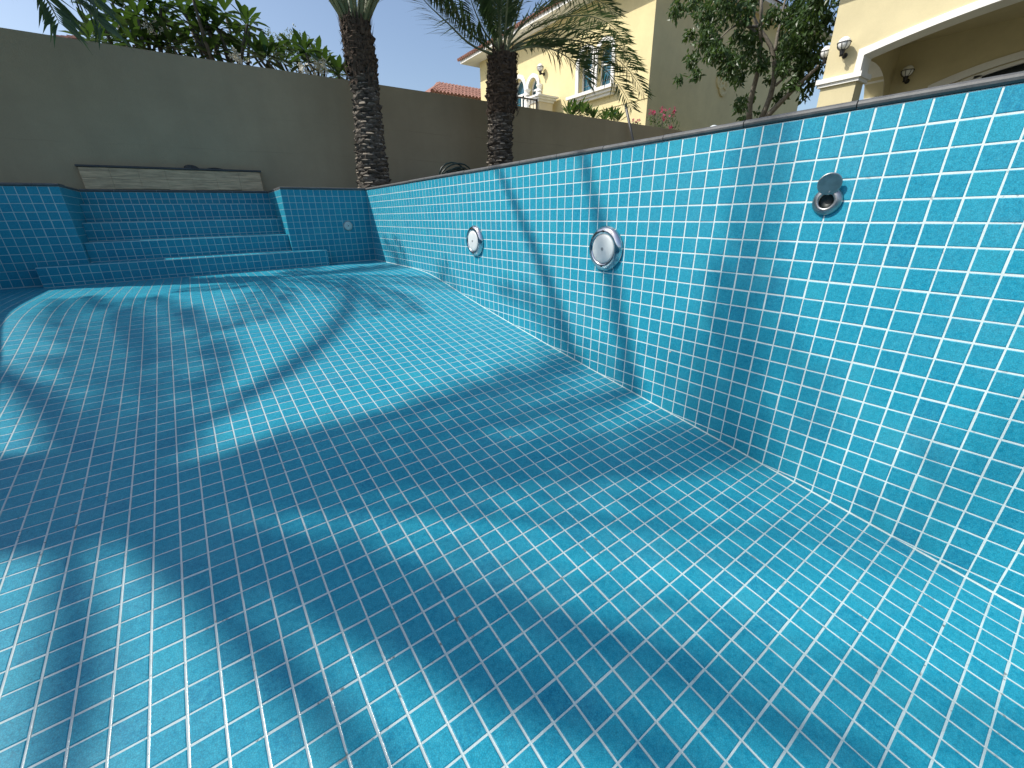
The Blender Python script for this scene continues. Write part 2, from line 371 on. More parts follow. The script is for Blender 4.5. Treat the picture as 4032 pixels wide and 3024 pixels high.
for i in range(-35, nrow1+1):
    y1, y0 = -i*TP, -(i+1)*TP
    if y1 > YB+1e-6: y1 = YB
    if y1-y0 < 0.02 or y0 < YF: continue
    for j in range(ncol):
        x1, x0 = -j*TP, -(j+1)*TP
        if x1 <= SX1+0.02 and x0 >= SX0-0.02 and y0 > SY-0.02: continue
        ft.add([(x0, y0, zf(y0)), (x1, y0, zf(y0)), (x1, y1, zf(y1)), (x0, y1, zf(y1))], y1-y0 > TP-1e-4)
ft.emit(floor)

# ------------------------------------------------------------------ pool walls
def wall_tiles(parent, kind):
    t = Tiles()
    for i in range(-35, nrow1+1):
        for r in range(25):
            zt, zb = -r*TP, -(r+1)*TP
            if kind == 'x0':                                        # right wall, seen from -X
                ya, yb = min(-i*TP, YB), -(i+1)*TP
                if yb < YF or ya-yb < 0.02: continue
                a, b = max(zb, zf(ya)+0.002), max(zb, zf(yb)+0.002)
                if a >= zt-0.007 and b >= zt-0.007: continue
                a, b = min(a, zt-0.001), min(b, zt-0.001)
                t.add([(0, ya, a), (0, yb, b), (0, yb, zt), (0, ya, zt)], a == zb and b == zb and ya-yb > TP-1e-4)
            else:
                ya, yb = min(-i*TP, YB), -(i+1)*TP
                if yb < YF or ya-yb < 0.02: continue
                a, b = max(zb, zf(ya)+0.002), max(zb, zf(yb)+0.002)
                if a >= zt-0.007 and b >= zt-0.007: continue
                a, b = min(a, zt-0.001), min(b, zt-0.001)
                t.add([(XL, yb, b), (XL, ya, a), (XL, ya, zt), (XL, yb, zt)], False)
    t.emit(parent)
rw = thing('pool_wall', (0.1, 0, 0), 'long sunlit turquoise tiled pool wall carrying both round lights', 'pool wall')
MB().box((REC, YF-0.2, -2.2), (0.2, YB+REC, -0.001)).build('shell', 'grout_wall', rw); wall_tiles(rw, 'x0')
lw = thing('pool_wall', (XL-0.1, 0, 0), 'shaded turquoise tiled pool wall opposite the lights, left of the frame', 'pool wall')
MB().box((XL-0.2, YF-0.2, -2.2), (XL-REC, YB+REC, -0.001)).build('shell', 'grout_wall', lw); wall_tiles(lw, 'xl')
nw = thing('pool_wall', (XL/2, YF-0.1, 0), 'tiled deep-end pool wall behind the viewer', 'pool wall')
MB().box((XL-REC, YF-0.2, -2.2), (REC, YF-REC, -0.001)).build('shell', 'grout_wall', nw)
Tiles().plane((0, YF, 0), (-1, 0, 0), (0, 0, -1), 54, 24).q  # measure only
t = Tiles()
for i in range(54):
    for r in range(24):
        if -(r+1)*TP > zf(YF): t.add([(-i*TP, YF, -(r+1)*TP), (-(i+1)*TP, YF, -(r+1)*TP), (-(i+1)*TP, YF, -r*TP), (-i*TP, YF, -r*TP)], False)
t.emit(nw)
bw = thing('pool_wall', (XL/2, YB+0.1, 0), 'shaded turquoise tiled end wall of the pool on both sides of the steps', 'pool wall')
MB().box((XL-0.2, YB+REC, -1.3), (NL-REC, NB+0.05, -0.001)).build('shell', 'grout_shaded', bw)
MB().box((NR+REC, YB+REC, -1.3), (0.2, NB+0.05, -0.001)).build('shell', 'grout_shaded', bw)
MB().box((NL-REC, NB+REC, -1.3), (NR+REC, NB+0.05, -0.001)).build('shell', 'grout_shaded', bw)
t = Tiles()
t.plane((NR, YB, -0.907), (1, 0, 0), (0, 0, 1), 14, 0.907/TP, lv=0.907) if False else None
def wall_rect(t, x0, x1, y, zbot, topdown=True):                    # faces -Y, rows counted from the top
    n = int(math.ceil((x1-x0)/TP-1e-6))
    for i in range(n):
        a, b = x1-(i+1)*TP, x1-i*TP; a = max(a, x0)
        if b-a < 0.016: continue
        for r in range(20):
            zt, zb = -r*TP, max(-(r+1)*TP, zbot+0.002)
            if zt-zb < 0.016: break
            t.add([(a, y, zb), (b, y, zb), (b, y, zt), (a, y, zt)], b-a > TP-1e-4 and zt-zb > TP-1e-4)
def blocked(q): return False
wall_rect(t, NR, 0.0, YB, -0.907); wall_rect(t, XL, NL, YB, -0.907); wall_rect(t, NL, NR, NB, -0.14)
for i in range(14):                                                 # cheeks of the niche
    ya, yb = YB+i*TP, min(YB+(i+1)*TP, NB)
    if yb-ya < 0.016: continue
    for r in range(10):
        zt, zb = -r*TP, -(r+1)*TP
        full = yb-ya > TP-1e-4
        t.add([(NR, yb, zb), (NR, ya, zb), (NR, ya, zt), (NR, yb, zt)], full)
        t.add([(NL, ya, zb), (NL, yb, zb), (NL, yb, zt), (NL, ya, zt)], full)
t.emit(bw)

# ------------------------------------------------------------------ steps
st = thing('pool_steps', ((NL+NR)/2, 3.0, -0.907), 'shaded flight of turquoise tiled steps leading down into the pool', 'steps')
STEP = [(SX0, SX1, SY, 2.70, -0.715, -0.907), (NL, NR, 2.70, 3.02, -0.520, -0.715), (NL, NR, 3.02, 3.32, -0.330, -0.520), (NL, NR, 3.32, NB, -0.138, -0.330)]
for k, (x0, x1, y0, y1, zt, zb) in enumerate(STEP):
    e = 0.0 if k else 0.0
    yb = YB if k == 0 else y1
    mb = MB()
    if k == 0:
        mb.box((x0+REC, y0+REC, -1.2), (x1-REC, YB+0.0005, zt-REC)); mb.box((NL+REC, YB+0.0006, -1.2), (NR-REC, 2.72, zt-REC))
    else: mb.box((x0+REC, y0+REC, -1.2), (x1-REC, y1+0.02 if k < 3 else NB, zt-REC))
    sp = mb.build('step', 'grout_shaded', st)
    t = Tiles(); n = int(math.ceil((x1-x0)/TP-1e-6))
    for i in range(n):
        a, b = x0+i*TP, min(x0+(i+1)*TP, x1)
        if b-a < 0.016: continue
        for r in range(4):
            z1, z0 = zt-0.006-r*TP, max(zt-0.006-(r+1)*TP, zb+0.002)
            if z1-z0 < 0.012: break
            t.add([(a, y0, z0), (b, y0, z0), (b, y0, z1), (a, y0, z1)], b-a > TP-1e-4 and z1-z0 > TP-1e-4)
        for r in range(8):
            ya, ye = y0+0.006+r*TP, min(y0+0.006+(r+1)*TP, YB if (k == 0 and (a < NL-0.01 or b > NR+0.01)) else y1)
            if ye-ya < 0.016: break
            t.add([(a, ya, zt), (b, ya, zt), (b, ye, zt), (a, ye, zt)], b-a > TP-1e-4 and ye-ya > TP-1e-4)
    if k == 0:
        for r in range(3):
            for ya, ye in ((y0, y0+TP), (y0+TP, y0+2*TP), (y0+2*TP, YB)):
                z1, z0 = zt-r*TP, max(zt-(r+1)*TP, zb+0.002)
                if z1-z0 < 0.012: continue
                t.add([(x1, ya, z0), (x1, ye, z0), (x1, ye, z1), (x1, ya, z1)], False); t.add([(x0, ye, z0), (x0, ya, z0), (x0, ya, z1), (x0, ye, z1)], False)
    t.emit(sp, 75)

# ------------------------------------------------------------------ coping
def coping_profile(over, width=0.30, th=0.029):
    r = th/2; a = np.linspace(-math.pi/2, math.pi/2, 7)
    P = [(-over+r-r*math.cos(x), r+r*math.sin(x)) for x in a]
    return P + [(width, th), (width, 0.0)]
def coping(label, p0, d, inward, length, over, piece=0.40, off=0.0, width=0.30):
    """d: running direction, inward: outward normal of the pool (away from the water)"""
    p0, d, inward = map(lambda a: np.asarray(a, float), (p0, d, inward)); root = thing('pool_coping', p0, label, 'coping')
    prof = coping_profile(over, width); n = len(prof); s = -off
    mesh = {}
    L = length
    mb = MB(); a = [p0 + inward*(0.006) + d*0.0 + np.array((0, 0, 0.003)), ]
    q0, q1 = p0+d*0.012+inward*0.004+np.array((0, 0, 0.002)), p0+d*(L-0.012)+inward*width*0.97+np.array((0, 0, 0.025))
    mb.box(q0, q1).build('mortar_bed', 'joint_mortar', root)
    while s < L-0.02:
        a, b = max(s, 0), min(s+piece-0.004, L)
        if b-a > 0.02:
            dz = RNG.normal(0, 0.0007); V = []
            for t_ in (a, b): V += [p0+d*t_+inward*x+np.array((0, 0, z+dz)) for x, z in prof]
            F = [(i, (i+1) % n, n+(i+1) % n, n+i) for i in range(n)] + [tuple(range(n))[::-1], tuple(range(n, 2*n))]
            MB().add(V, F).build('coping_stone', 'coping_stone', root)
        s += piece
    return root
coping('dark grey bullnose coping along the sunlit right-hand pool wall', (0, YB-0.001, 0), (0, -1, 0), (1, 0, 0), YB-YF-0.001, 0.011, off=0.13)
coping('dark grey coping on the end wall between the steps and the right corner', (NR+0.001, YB, 0), (1, 0, 0), (0, 1, 0), -NR+0.30, 0.012, off=0.2)
coping('dark grey coping on the end wall left of the steps', (XL-0.3, YB, 0), (1, 0, 0), (0, 1, 0), NL-XL+0.299, 0.012)
coping('dark coping strip at the head of the steps below the stone-clad block', (NL+0.002, NB, 0), (1, 0, 0), (0, 1, 0), NR-NL-0.004, 0.008, width=0.012, off=0.1)
coping('dark coping along the right cheek of the steps', (NR, YB+0.302, 0), (0, 1, 0), (1, 0, 0), NB-YB-0.31, 0.002, width=0.2)
coping('dark coping along the left cheek of the steps', (NL, YB+0.302, 0), (0, 1, 0), (-1, 0, 0), NB-YB-0.31, 0.002, width=0.2)
coping('grey coping along the left-hand pool wall outside the frame', (XL, YF, 0), (0, 1, 0), (-1, 0, 0), YB-YF-0.002, 0.011)
coping('grey coping on the deep-end wall behind the viewer', (XL-0.3, YF, 0), (1, 0, 0), (0, -1, 0), -XL+0.6, 0.011)

# ------------------------------------------------------------------ boundary wall, feature block
YW, ZW = 3.72, 1.515
def bwall():
    root = thing('boundary_wall', (-1, YW+0.1, 0), 'plain tan plastered garden wall behind the pool, in shade', 'wall')
    xs = np.linspace(-14, 8.6, 190); zs = np.linspace(-0.1, ZW, 16); V = []; F = []
    for z in zs:
        for x in xs: V.append((x, YW + 0.0030*math.sin(x*1.7+z*2) + 0.002*math.sin(x*5.1-z*3.1), z + (0.004*math.sin(x*0.9) if z == zs[-1] else 0)))
    n = len(xs)
    for j in range(len(zs)-1):
        for i in range(n-1): F.append((j*n+i, j*n+i+1, (j+1)*n+i+1, (j+1)*n+i))
    k = len(V); V += [(x, YW+0.20, ZW+0.004*math.sin(x*0.9)) for x in xs] + [(x, YW+0.20, -0.1) for x in xs]; top = (len(zs)-1)*n
    for i in range(n-1): F += [(top+i, top+i+1, k+i+1, k+i), (k+i, k+i+1, k+n+i+1, k+n+i)]
    MB().add(V, F).build('plastered_wall', 'boundary_plaster', root, smooth=False)
    return root
bwall()
ft_ = thing('feature_block', (-2.0, 3.66, 0.04), 'low block clad in beige stone strips at the head of the steps', 'block')
FX0, FX1, FYY, FH = -2.915, -1.095, 3.625, 0.262
MB().box((FX0+0.012, FYY+0.012, -0.02), (FX1-0.012, YW+0.02, FH-0.002)).build('core', 'boundary_plaster', ft_)
for c in range(7):
    wd = (FX1-FX0)/7; xo = FX0+c*wd; zc = 0.03+0.004*(c % 3); r = 0
    for hgt in (0.118-0.004*(c % 3), 0.112-0.0):
        o = (0.0 if r == 0 else 0.0); d = RNG.uniform(0, 0.004)
        MB().box((xo+0.0006, FYY-d, zc+0.0005), (xo+wd-0.0006, FYY+0.014, zc+hgt-0.0005), bev=0.001).build('stone_strip', 'travertine', ft_); zc += hgt; r += 1
for x0, x1 in ((FX0-0.004, FX0+0.0115), (FX1-0.0115, FX1+0.004)):
    for zc, hgt in ((0.03, 0.118), (0.148, 0.112)):
        MB().box((x0, FYY+0.016, zc+0.002), (x1, YW+0.01, zc+hgt-0.002), bev=0.002).build('stone_strip', 'travertine', ft_)
MB().box((FX0-0.02, FYY-0.02, FH), (FX1+0.02, YW+0.015, FH+0.022), bev=0.004).build('top_slab', 'dark_slab', ft_)
def rock(name, c, s, label, seed):
    r = np.random.default_rng(seed); mb = MB(); prof = [(0.0, 0)]; n = 12
    V = []; F = []
    for i, (rr, h) in enumerate(((1.0, 0.0), (1.05, 0.25), (0.9, 0.55), (0.6, 0.85), (0.2, 1.0))):
        for j in range(n):
            a = 2*math.pi*j/n; k = rr*(1+r.normal(0, 0.12)); V.append((c[0]+s[0]*k*math.cos(a), c[1]+s[1]*k*math.sin(a), c[2]+s[2]*(h+r.normal(0, 0.04)*(i > 0))))
    for i in range(4):
        for j in range(n): F.append((i*n+j, i*n+(j+1) % n, (i+1)*n+(j+1) % n, (i+1)*n+j))
    F.append(tuple(4*n+j for j in range(n))); mb.add(V, F)
    return tag(mb.build(name, 'rock_dark', loc=c), label, 'rock')
rock('rock', (-1.86, 3.67, FH+0.0225), (0.075, 0.04, 0.040), 'dark blocky stone lying on the slab of the stone-clad block', 3)
rock('rock', (-1.60, 3.67, FH+0.0225), (0.085, 0.04, 0.018), 'low flat dark stone right of the blocky one on the slab', 5)

# ------------------------------------------------------------------ fittings in the pool
def pool_light(y, z, label):
    c = np.array((0.0, y, z)); root = thing('pool_light', c, label, 'pool light', 'round underwater lights in the long wall'); ax = (-1, 0, 0)
    prof = [(0.118, -0.004), (0.131, 0.001), (0.132, 0.008), (0.127, 0.018), (0.118, 0.028), (0.106, 0.034), (0.094, 0.034), (0.087, 0.030), (0.085, 0.024)]
    MB().lathe(prof, c, ax, 48).build('rim', 'chrome', root, smooth=True)
    le = MB().lathe([(0.0845, 0.022), (0.084, 0.029), (0.078, 0.0325), (0.055, 0.0345), (0.025, 0.0355), (0.0005, 0.0358)], c, ax, 40).build('lens', 'lens_frosted', root, smooth=True)
    mb = MB()
    for k in range(6):
        a = k*math.pi/3; mb.lathe([(0.0040, 0), (0.0040, 0.002), (0.0004, 0.0024)], c+np.array((-0.0350, 0.0062*math.cos(a), 0.0062*math.sin(a))), ax, 8)
    mb.build('emblem', 'grey_plastic', le)
    for s in (1, -1): MB().lathe([(0.0065, -0.002), (0.0065, 0.003), (0.005, 0.0045), (0.0005, 0.0045)], c+np.array((-0.0335, 0, 0.1005*s)), ax, 12).build('screw', 'metal_black', root)
pool_light(-0.196, -0.543, 'chrome-rimmed round pool light nearer the steps'); pool_light(-1.734, -0.531, 'chrome-rimmed round pool light nearer the viewer')
c = np.array((0.0, -2.850, -0.298)); root = thing('vacuum_fitting', c, 'round steel wall fitting with its lid flipped up and a dark hole', 'pool fitting')
MB().lathe([(0.040, -0.003), (0.0505, 0.001), (0.051, 0.006), (0.047, 0.013), (0.037, 0.019), (0.029, 0.020), (0.0255, 0.018), (0.0245, 0.006)], c, (-1, 0, 0), 40).build('flange', 'steel_brushed', root, smooth=True)
MB().lathe([(0.0245, 0.012), (0.024, 0.0024), (0.0003, 0.0022)], c, (-1, 0, 0), 28).build('throat', 'throat_dark', root, smooth=True)
ln = np.array((-0.80, -0.25, -0.20)); ln /= np.linalg.norm(ln); lc = c+np.array((-0.034, -0.004, 0.060))
MB().lathe([(0.0004, -0.003), (0.035, -0.003), (0.0385, -0.001), (0.039, 0.002), (0.0365, 0.0035), (0.0004, 0.003)], lc, ln, 36).build('lid', 'steel_brushed', root, smooth=False)
MB().box(c+np.array((-0.030, -0.010, 0.030)), c+np.array((-0.012, 0.010, 0.036))).build('hinge', 'steel_brushed', root)
c = np.array((-0.311, YB, -0.439)); root = thing('return_inlet', c, 'round white grille inlet on the shaded end wall', 'pool fitting')
MB().lathe([(0.060, -0.003), (0.0625, 0.002), (0.060, 0.009), (0.053, 0.011)], c, (0, -1, 0), 36).build('ring', 'grey_plastic', root, smooth=True)
pl = MB().lathe([(0.053, 0.0085), (0.050, 0.013), (0.03, 0.0145), (0.008, 0.0150), (0.0005, 0.015)], c, (0, -1, 0), 36).build('grille', 'white_plastic', root, smooth=True)
mb = MB()
for rr, n in ((0.018, 10), (0.029, 16), (0.041, 22)):
    for k in range(n):
        a = 2*math.pi*k/n; e = np.array((math.cos(a), 0, math.sin(a))); tn = np.array((-e[2], 0, e[0])); q = c+e*rr+np.array((0, -0.0142-0.0006*(rr < 0.03), 0))
        mb.add([q+e*0.003+tn*0.0022, q+e*0.003-tn*0.0022, q-e*0.003-tn*0.0022, q-e*0.003+tn*0.0022, q+np.array((0, -0.0012, 0))], [(0, 1, 4), (1, 2, 4), (2, 3, 4), (3, 0, 4)])
mb.build('slots', 'grey_plastic', pl, kind='stuff')
MB().lathe([(0.007, 0.014), (0.007, 0.018), (0.0005, 0.018)], c, (0, -1, 0), 14).build('screw', 'metal_black', root)

def speck(c, nrm, r, label, grp):
    rng = np.random.default_rng(int(abs(c[1])*1000)); nrm = np.array(nrm, float); x = np.cross(nrm, (0.2, 0.9, 0.3)); x /= np.linalg.norm(x); y = np.cross(nrm, x); V = []; n = 9
    for rr, h in ((1.0, 0.0), (0.75, 0.0016), (0.3, 0.0024)):
        for k in range(n): a = 2*math.pi*k/n; V.append(np.array(c)+r*rr*rng.uniform(0.7, 1.25)*(math.cos(a)*x+math.sin(a)*y)+nrm*h)
    F = [(i*n+j, i*n+(j+1) % n, (i+1)*n+(j+1) % n, (i+1)*n+j) for i in range(2) for j in range(n)]+[tuple(2*n+j for j in range(n))]
    return tag(MB().add(V, F).build('plaster_speck', 'joint_mortar', loc=c), label, 'speck', grp)
for x, y, lb in ((-0.62, -1.02, 'tiny white plaster speck alone on the sunlit floor toward the shallow end'), (-0.95, -2.02, 'tiny white plaster speck on the floor near the foot of the long wall')):
    speck((x, y, zf(y)+0.0004), (0, 0, 1), 0.006, lb, 'plaster specks on the floor')
speck((-0.0004, -2.26, -1.06), (-1, 0, 0), 0.006, 'tiny white plaster speck stuck to the sunlit long wall', None)
# ------------------------------------------------------------------ palms
def frond_geo(mb, P, leaf=0.40, pairs=46, rad=0.020, start=0.16, rng=None, droop=0.35, width=0.0165, fwd=0.55):
    rng = rng or RNG; P = np.asarray(P, float); n = len(P)
    seg = np.linalg.norm(np.diff(P, axis=0), axis=1); L = seg.sum(); cum = np.concatenate([[0], np.cumsum(seg)])/L
    mb.tube(P, rad*np.linspace(1, 0.16, n)**1.1, 5, 1)
    T = np.gradient(P, axis=0); T /= np.linalg.norm(T, axis=1)[:, None]
    V = []; F = []
    for s in np.linspace(start, 0.995, pairs):
        c = np.array([np.interp(s, cum, P[:, k]) for k in range(3)]); t = np.array([np.interp(s, cum, T[:, k]) for k in range(3)]); t /= np.linalg.norm(t)
        side = np.cross(t, (0, 0, 1.0)); ns = np.linalg.norm(side)
        side = side/ns if ns > 0.05 else np.array((1.0, 0, 0)); up = np.cross(side, t)
        ll = leaf*(0.55+0.9*math.sin(math.pi*min(1, (s-start)/(1-start)*0.86+0.10)))*0.75
        for sg in (-1, 1):
            f = fwd+0.55*s+rng.normal(0, 0.10); d = side*sg + t*f + up*(0.30+rng.normal(0, 0.20)); d /= np.linalg.norm(d)
            l = ll*rng.uniform(0.82, 1.12); wd = width*(0.8+0.5*ll)
            m1 = c+d*l*0.5+np.array((0, 0, -droop*l*0.12)); e = c+d*l+np.array((0, 0, -droop*l*rng.uniform(0.25, 0.8)))
            wv = np.cross(d, up); wv /= np.linalg.norm(wv)+1e-9; wv = wv*0.75+up*0.35*sg
            k = len(V); V += [c, m1+wv*wd, m1-wv*wd, e]; F += [(k, k+1, k+2), (k+1, k+3, k+2)]
    mb.add(V, F, 0)
def arc_frond(base, az, el, length, curl, n=13, twist=0.0):
    P = [np.array(base, float)]; e = el; st_ = length/(n-1); a = az
    for i in range(n-1):
        P.append(P[-1]+st_*np.array((math.cos(e)*math.cos(a), math.cos(e)*math.sin(a), math.sin(e)))); e -= curl/(n-1)*(0.5+1.2*i/(n-1)); a += twist/(n-1)
    return np.array(P)
def boot_mesh():
    V = []; F = []; mi = []
    # wedge in local axes: x sideways, y outward, z up; broad foot, blunt cut end
    a = [(-0.055, -0.02, -0.045), (0.055, -0.02, -0.045), (0.062, 0.010, -0.012), (-0.062, 0.010, -0.012), (-0.046, 0.034, 0.026), (0.046, 0.034, 0.026), (0.034, 0.026, 0.040), (-0.034, 0.026, 0.040), (-0.05, -0.03, 0.035), (0.05, -0.03, 0.035), (0.0, 0.040, 0.006), (0.0, 0.041, 0.028)]
    F = [(0, 1, 2, 3), (3, 2, 10), (3, 10, 4), (10, 2, 5), (4, 10, 11), (10, 5, 11), (4, 11, 6, 7), (11, 5, 6), (7, 6, 9, 8), (0, 3, 4, 8), (4, 7, 8), (1, 9, 5, 2), (5, 9, 6)]
    mi = [0, 0, 0, 0, 0, 0, 1, 1, 1, 0, 0, 0, 0]
    out = []
    for v in range(4):
        r = np.random.default_rng(20+v); A = np.array(a)*(1+r.normal(0, 0.20, (12, 3)))
        me = bpy.data.meshes.new('boot'); me.from_pydata(A.tolist(), [], F); me.materials.append(M['boot_bark']); me.materials.append(M['boot_cut'])
        me.polygons.foreach_set('material_index', mi); me.update(); out.append(me)
    return out
def boot_tone(name, lo, hi):
    n = M[name].node_tree; b = next(x for x in n.nodes if x.type == 'BSDF_PRINCIPLED'); old = b.inputs['Base Color'].links[0].from_socket
    f = ramp(n, N(n, 'ShaderNodeObjectInfo').outputs['Random'], [(0.0, (lo,)*3), (0.75, (1.0,)*3), (1.0, (hi,)*3)]); n.links.new(mix(n, 1.0, old, f, 'MULTIPLY'), b.inputs['Base Color'])
boot_tone('boot_bark', 0.5, 1.0); boot_tone('boot_cut', 0.35, 1.0)
BOOT = boot_mesh()
def palm_trunk(root, path, rad, boots, rows_h=0.058, per=9, fib=True, bz=(0.0, 9.0)):
    P = smoothpath(path, 22); rr = np.interp(np.linspace(0, 1, 22), np.linspace(0, 1, len(rad)), rad)
    tr = MB().tube(P, rr, 14).build('trunk', 'bark_palm', root, smooth=True)
    zs = P[:, 2]; z = zs[0]+0.03; i = 0; mb = MB(); cnt = 0
    while z < zs[-1]-0.02:
        c = np.array([np.interp(z, zs, P[:, k]) for k in range(3)]); r = float(np.interp(z, zs, rr)); f = (z-zs[0])/(zs[-1]-zs[0])
        for j in range(per):
            a = 2*math.pi*(j+0.5*(i % 2)+RNG.normal(0, 0.07))/per; e = np.array((math.cos(a), math.sin(a), 0)); tn = np.array((-e[1], e[0], 0))
            s = r*2*math.pi/per/0.105*RNG.uniform(0.88, 1.12); hs = 0.92+RNG.normal(0, 0.16); tl = RNG.normal(0.12, 0.16)
            up = np.array((0, 0, 1.0))+e*tl; m = basis(-tn*s*1.06, e*RNG.uniform(0.35, 1.2), up*hs, c+e*(r-0.004)+np.array((0, 0, rows_h*j/per+RNG.normal(0, 0.010))))
            if boots and bz[0] <= z <= bz[1] and cnt < 300: place(BOOT[(i+j*3) % 4], 'boot', tr, m); cnt += 1
            else:
                me = BOOT[(i+j*3) % 4]; V = [tuple(m @ v.co) for v in me.vertices]; mb.add(V, [tuple(q.vertices) for q in me.polygons], 0)
        z += rows_h; i += 1
    if mb.n: mb.build('leaf_scars', 'palm_fibre' if boots else 'boot_bark', tr, kind='stuff')
    return tr, P
def fibres(root, c, r, h, n=150, seed=2):
    rng = np.random.default_rng(seed); V = []; F = []
    for _ in range(n):
        a = rng.uniform(0, 2*math.pi); z = c[2]+rng.uniform(-h, 0.02); e = np.array((math.cos(a), math.sin(a), 0)); p = np.array((c[0], c[1], z))+e*r*rng.uniform(0.86, 1.04)
        tn = np.array((-e[1], e[0], 0)); d = e*rng.uniform(0.0, 0.06)+np.array((0, 0, rng.uniform(0.06, 0.16)*rng.choice([1, 1, -0.8])))+tn*rng.normal(0, 0.03); wd = rng.uniform(0.008, 0.03)
        k = len(V); V += [p-tn*wd, p+tn*wd, p+d]; F.append((k, k+1, k+2))
    MB().add(V, F).build('fibre_sheath', 'palm_fibre', root, kind='stuff')
def frond(root, P, **k):
    mb = MB(); frond_geo(mb, P, **k); return mb.build('frond', ['palm_leaf', 'rachis'], root)

# palm beside the far right corner of the pool
root = thing('palm_tree', (0.25, 3.02, 0), 'thick date palm rising right behind the far right pool corner', 'palm tree', 'date palms along the garden wall')
ZT = at(1405, 95, 1, 3.02)[2]
tr, P = palm_trunk(root, [(0.27, 3.02, -0.03), (0.28, 3.02, 0.5), (0.33, 3.02, 1.25), (0.31, 3.02, 1.65), (0.30, 3.02, ZT)], [0.215, 0.18, 0.145, 0.178, 0.14], True, 0.048, 10, bz=(-1, 1.36))
fibres(root, (0.30, 3.02, ZT), 0.185, ZT-1.32, 460, 4)
rg = np.random.default_rng(11)
for k in range(26):
    az = k*2.399+0.3; el = 1.45-0.022*k+rg.normal(0, 0.04); b = np.array((0.30, 3.02, ZT-0.03+rg.uniform(-0.04, 0.05)))+0.12*np.array((math.cos(az), math.sin(az), 0))
    frond(root, arc_frond(b, az, el, 2.1+rg.uniform(-0.2, 0.25), 1.0+0.01*k), rng=rg, leaf=0.38, pairs=44, rad=0.026, start=0.20, width=0.012)
for az, el, ln, cu in ((0.05, 1.15, 1.5, 1.9), (-0.25, 1.2, 1.55, 1.8), (3.0, 1.05, 1.7, 0.6), (3.3, 1.12, 1.7, 0.5)):
    frond(root, arc_frond((0.30+0.12*math.cos(az), 3.0, ZT-0.05), az, el, ln, cu), rng=rg, leaf=0.38, pairs=44, rad=0.022, start=0.24, width=0.012)

# palm further right
root = thing('palm_tree', (2.50, 3.02, 0), 'date palm with drooping right-hand fronds in front of the yellow house', 'palm tree', 'date palms along the garden wall')
tr, P = palm_trunk(root, [(2.48, 3.02, -0.03), (2.50, 3.02, 0.5), (2.53, 3.02, 1.0), (2.57, 3.02, 1.45), (2.60, 3.02, 1.98)], [0.21, 0.185, 0.175, 0.225, 0.19], True, 0.048, 10, bz=(-1, 1.12))
fibres(root, (2.59, 3.02, 2.02), 0.235, 0.85, 560, 6)
rg = np.random.default_rng(23)
def px_frond(root, pts, base, y1, **k):
    """pts: photo pixels (2212 px wide view) of the midrib; the tip ends at depth y1"""
    P = [np.array(base, float)]
    for i, (u, v) in enumerate(pts): P.append(at(u*1.8228, v*1.8228, 1, base[1]+(y1-base[1])*(i+1)/len(pts)))
    return frond(root, smoothpath(P, 15), **k)
B2 = (2.60, 3.02, 1.96)
for pts, y1 in (([(1015, 100), (970, 52), (925, 12), (890, -30)], 2.6), ([(1035, 90), (985, 45), (950, 0), (930, -40)], 3.3), ([(1045, 70), (1020, 10), (1000, -60)], 2.8),
                ([(1120, 92), (1190, 80), (1265, 88), (1330, 120), (1372, 165), (1392, 205)], 2.7), ([(1115, 100), (1190, 92), (1262, 112), (1322, 160), (1352, 205), (1366, 236)], 3.2),
                ([(1110, 108), (1160, 96), (1215, 112), (1255, 148), (1272, 182)], 2.5), ([(1120, 78), (1190, 42), (1260, 28), (1320, 48), (1352, 92)], 3.5),
                ([(1110, 70), (1170, 15), (1240, -10), (1300, 0), (1330, 30)], 2.6), ([(1100, 60), (1130, -10), (1190, -50)], 3.4), ([(1080, 60), (1085, -20), (1095, -70)], 2.7), ([(1065, 60), (1055, -20), (1040, -70)], 3.4),
                ([(1125, 85), (1200, 62), (1275, 62), (1340, 95), (1380, 150)], 3.8)):
    px_frond(root, pts, np.array(B2)+rg.normal(0, 0.03, 3)*np.array((1, 1, 0.3)), y1, rng=rg, leaf=0.46, pairs=84, rad=0.020, start=0.2, droop=0.35, width=0.0150)
for k in range(11):
    az = k*2.399+1.1; el = 1.45-0.02*k+rg.normal(0, 0.05); b = np.array((2.60, 3.02, 2.0))+0.08*np.array((math.cos(az), math.sin(az), 0))
    frond(root, arc_frond(b, az, el, 2.0+rg.uniform(-0.2, 0.3), 1.0), rng=rg, leaf=0.38, pairs=44, rad=0.020, start=0.2, width=0.012)

# palm left of the frame whose fronds hang in at the top left corner
root = thing('palm_tree', (-4.50, 3.10, 0), 'date palm outside the left edge, its frond tips hang in at the top left', 'palm tree', 'date palms along the garden wall')
palm_trunk(root, [(-4.50, 3.10, -0.03), (-4.48, 3.10, 1.0), (-4.42, 3.08, 2.4)], [0.21, 0.17, 0.2], False, 0.075, 9)
rg = np.random.default_rng(31); B4 = np.array((-4.42, 3.08, 2.4))
def C1(u, v): return (u*0.6329, v*0.6329)
for pts in ([(300, -150), (430, -20), (540, 80), (625, 165), (670, 222)], [(180, -140), (270, -20), (345, 95), (390, 190)], [(330, -190), (480, -90), (580, 10), (640, 90)]):
    Pp = [B4] + [at(*C1(u-20, v-45), 1, 3.0-0.06*(i+1)) for i, (u, v) in enumerate(pts)]
    frond(root, smoothpath(Pp, 15), rng=rg, leaf=0.36, pairs=60, rad=0.020, start=0.2, droop=0.9, width=0.021)
for k in range(10):
    az = k*2.399+2.2; frond(root, arc_frond(B4, az, 1.35-0.085*k, 1.75, 1.4), rng=rg, leaf=0.34, pairs=46, rad=0.026, start=0.2)

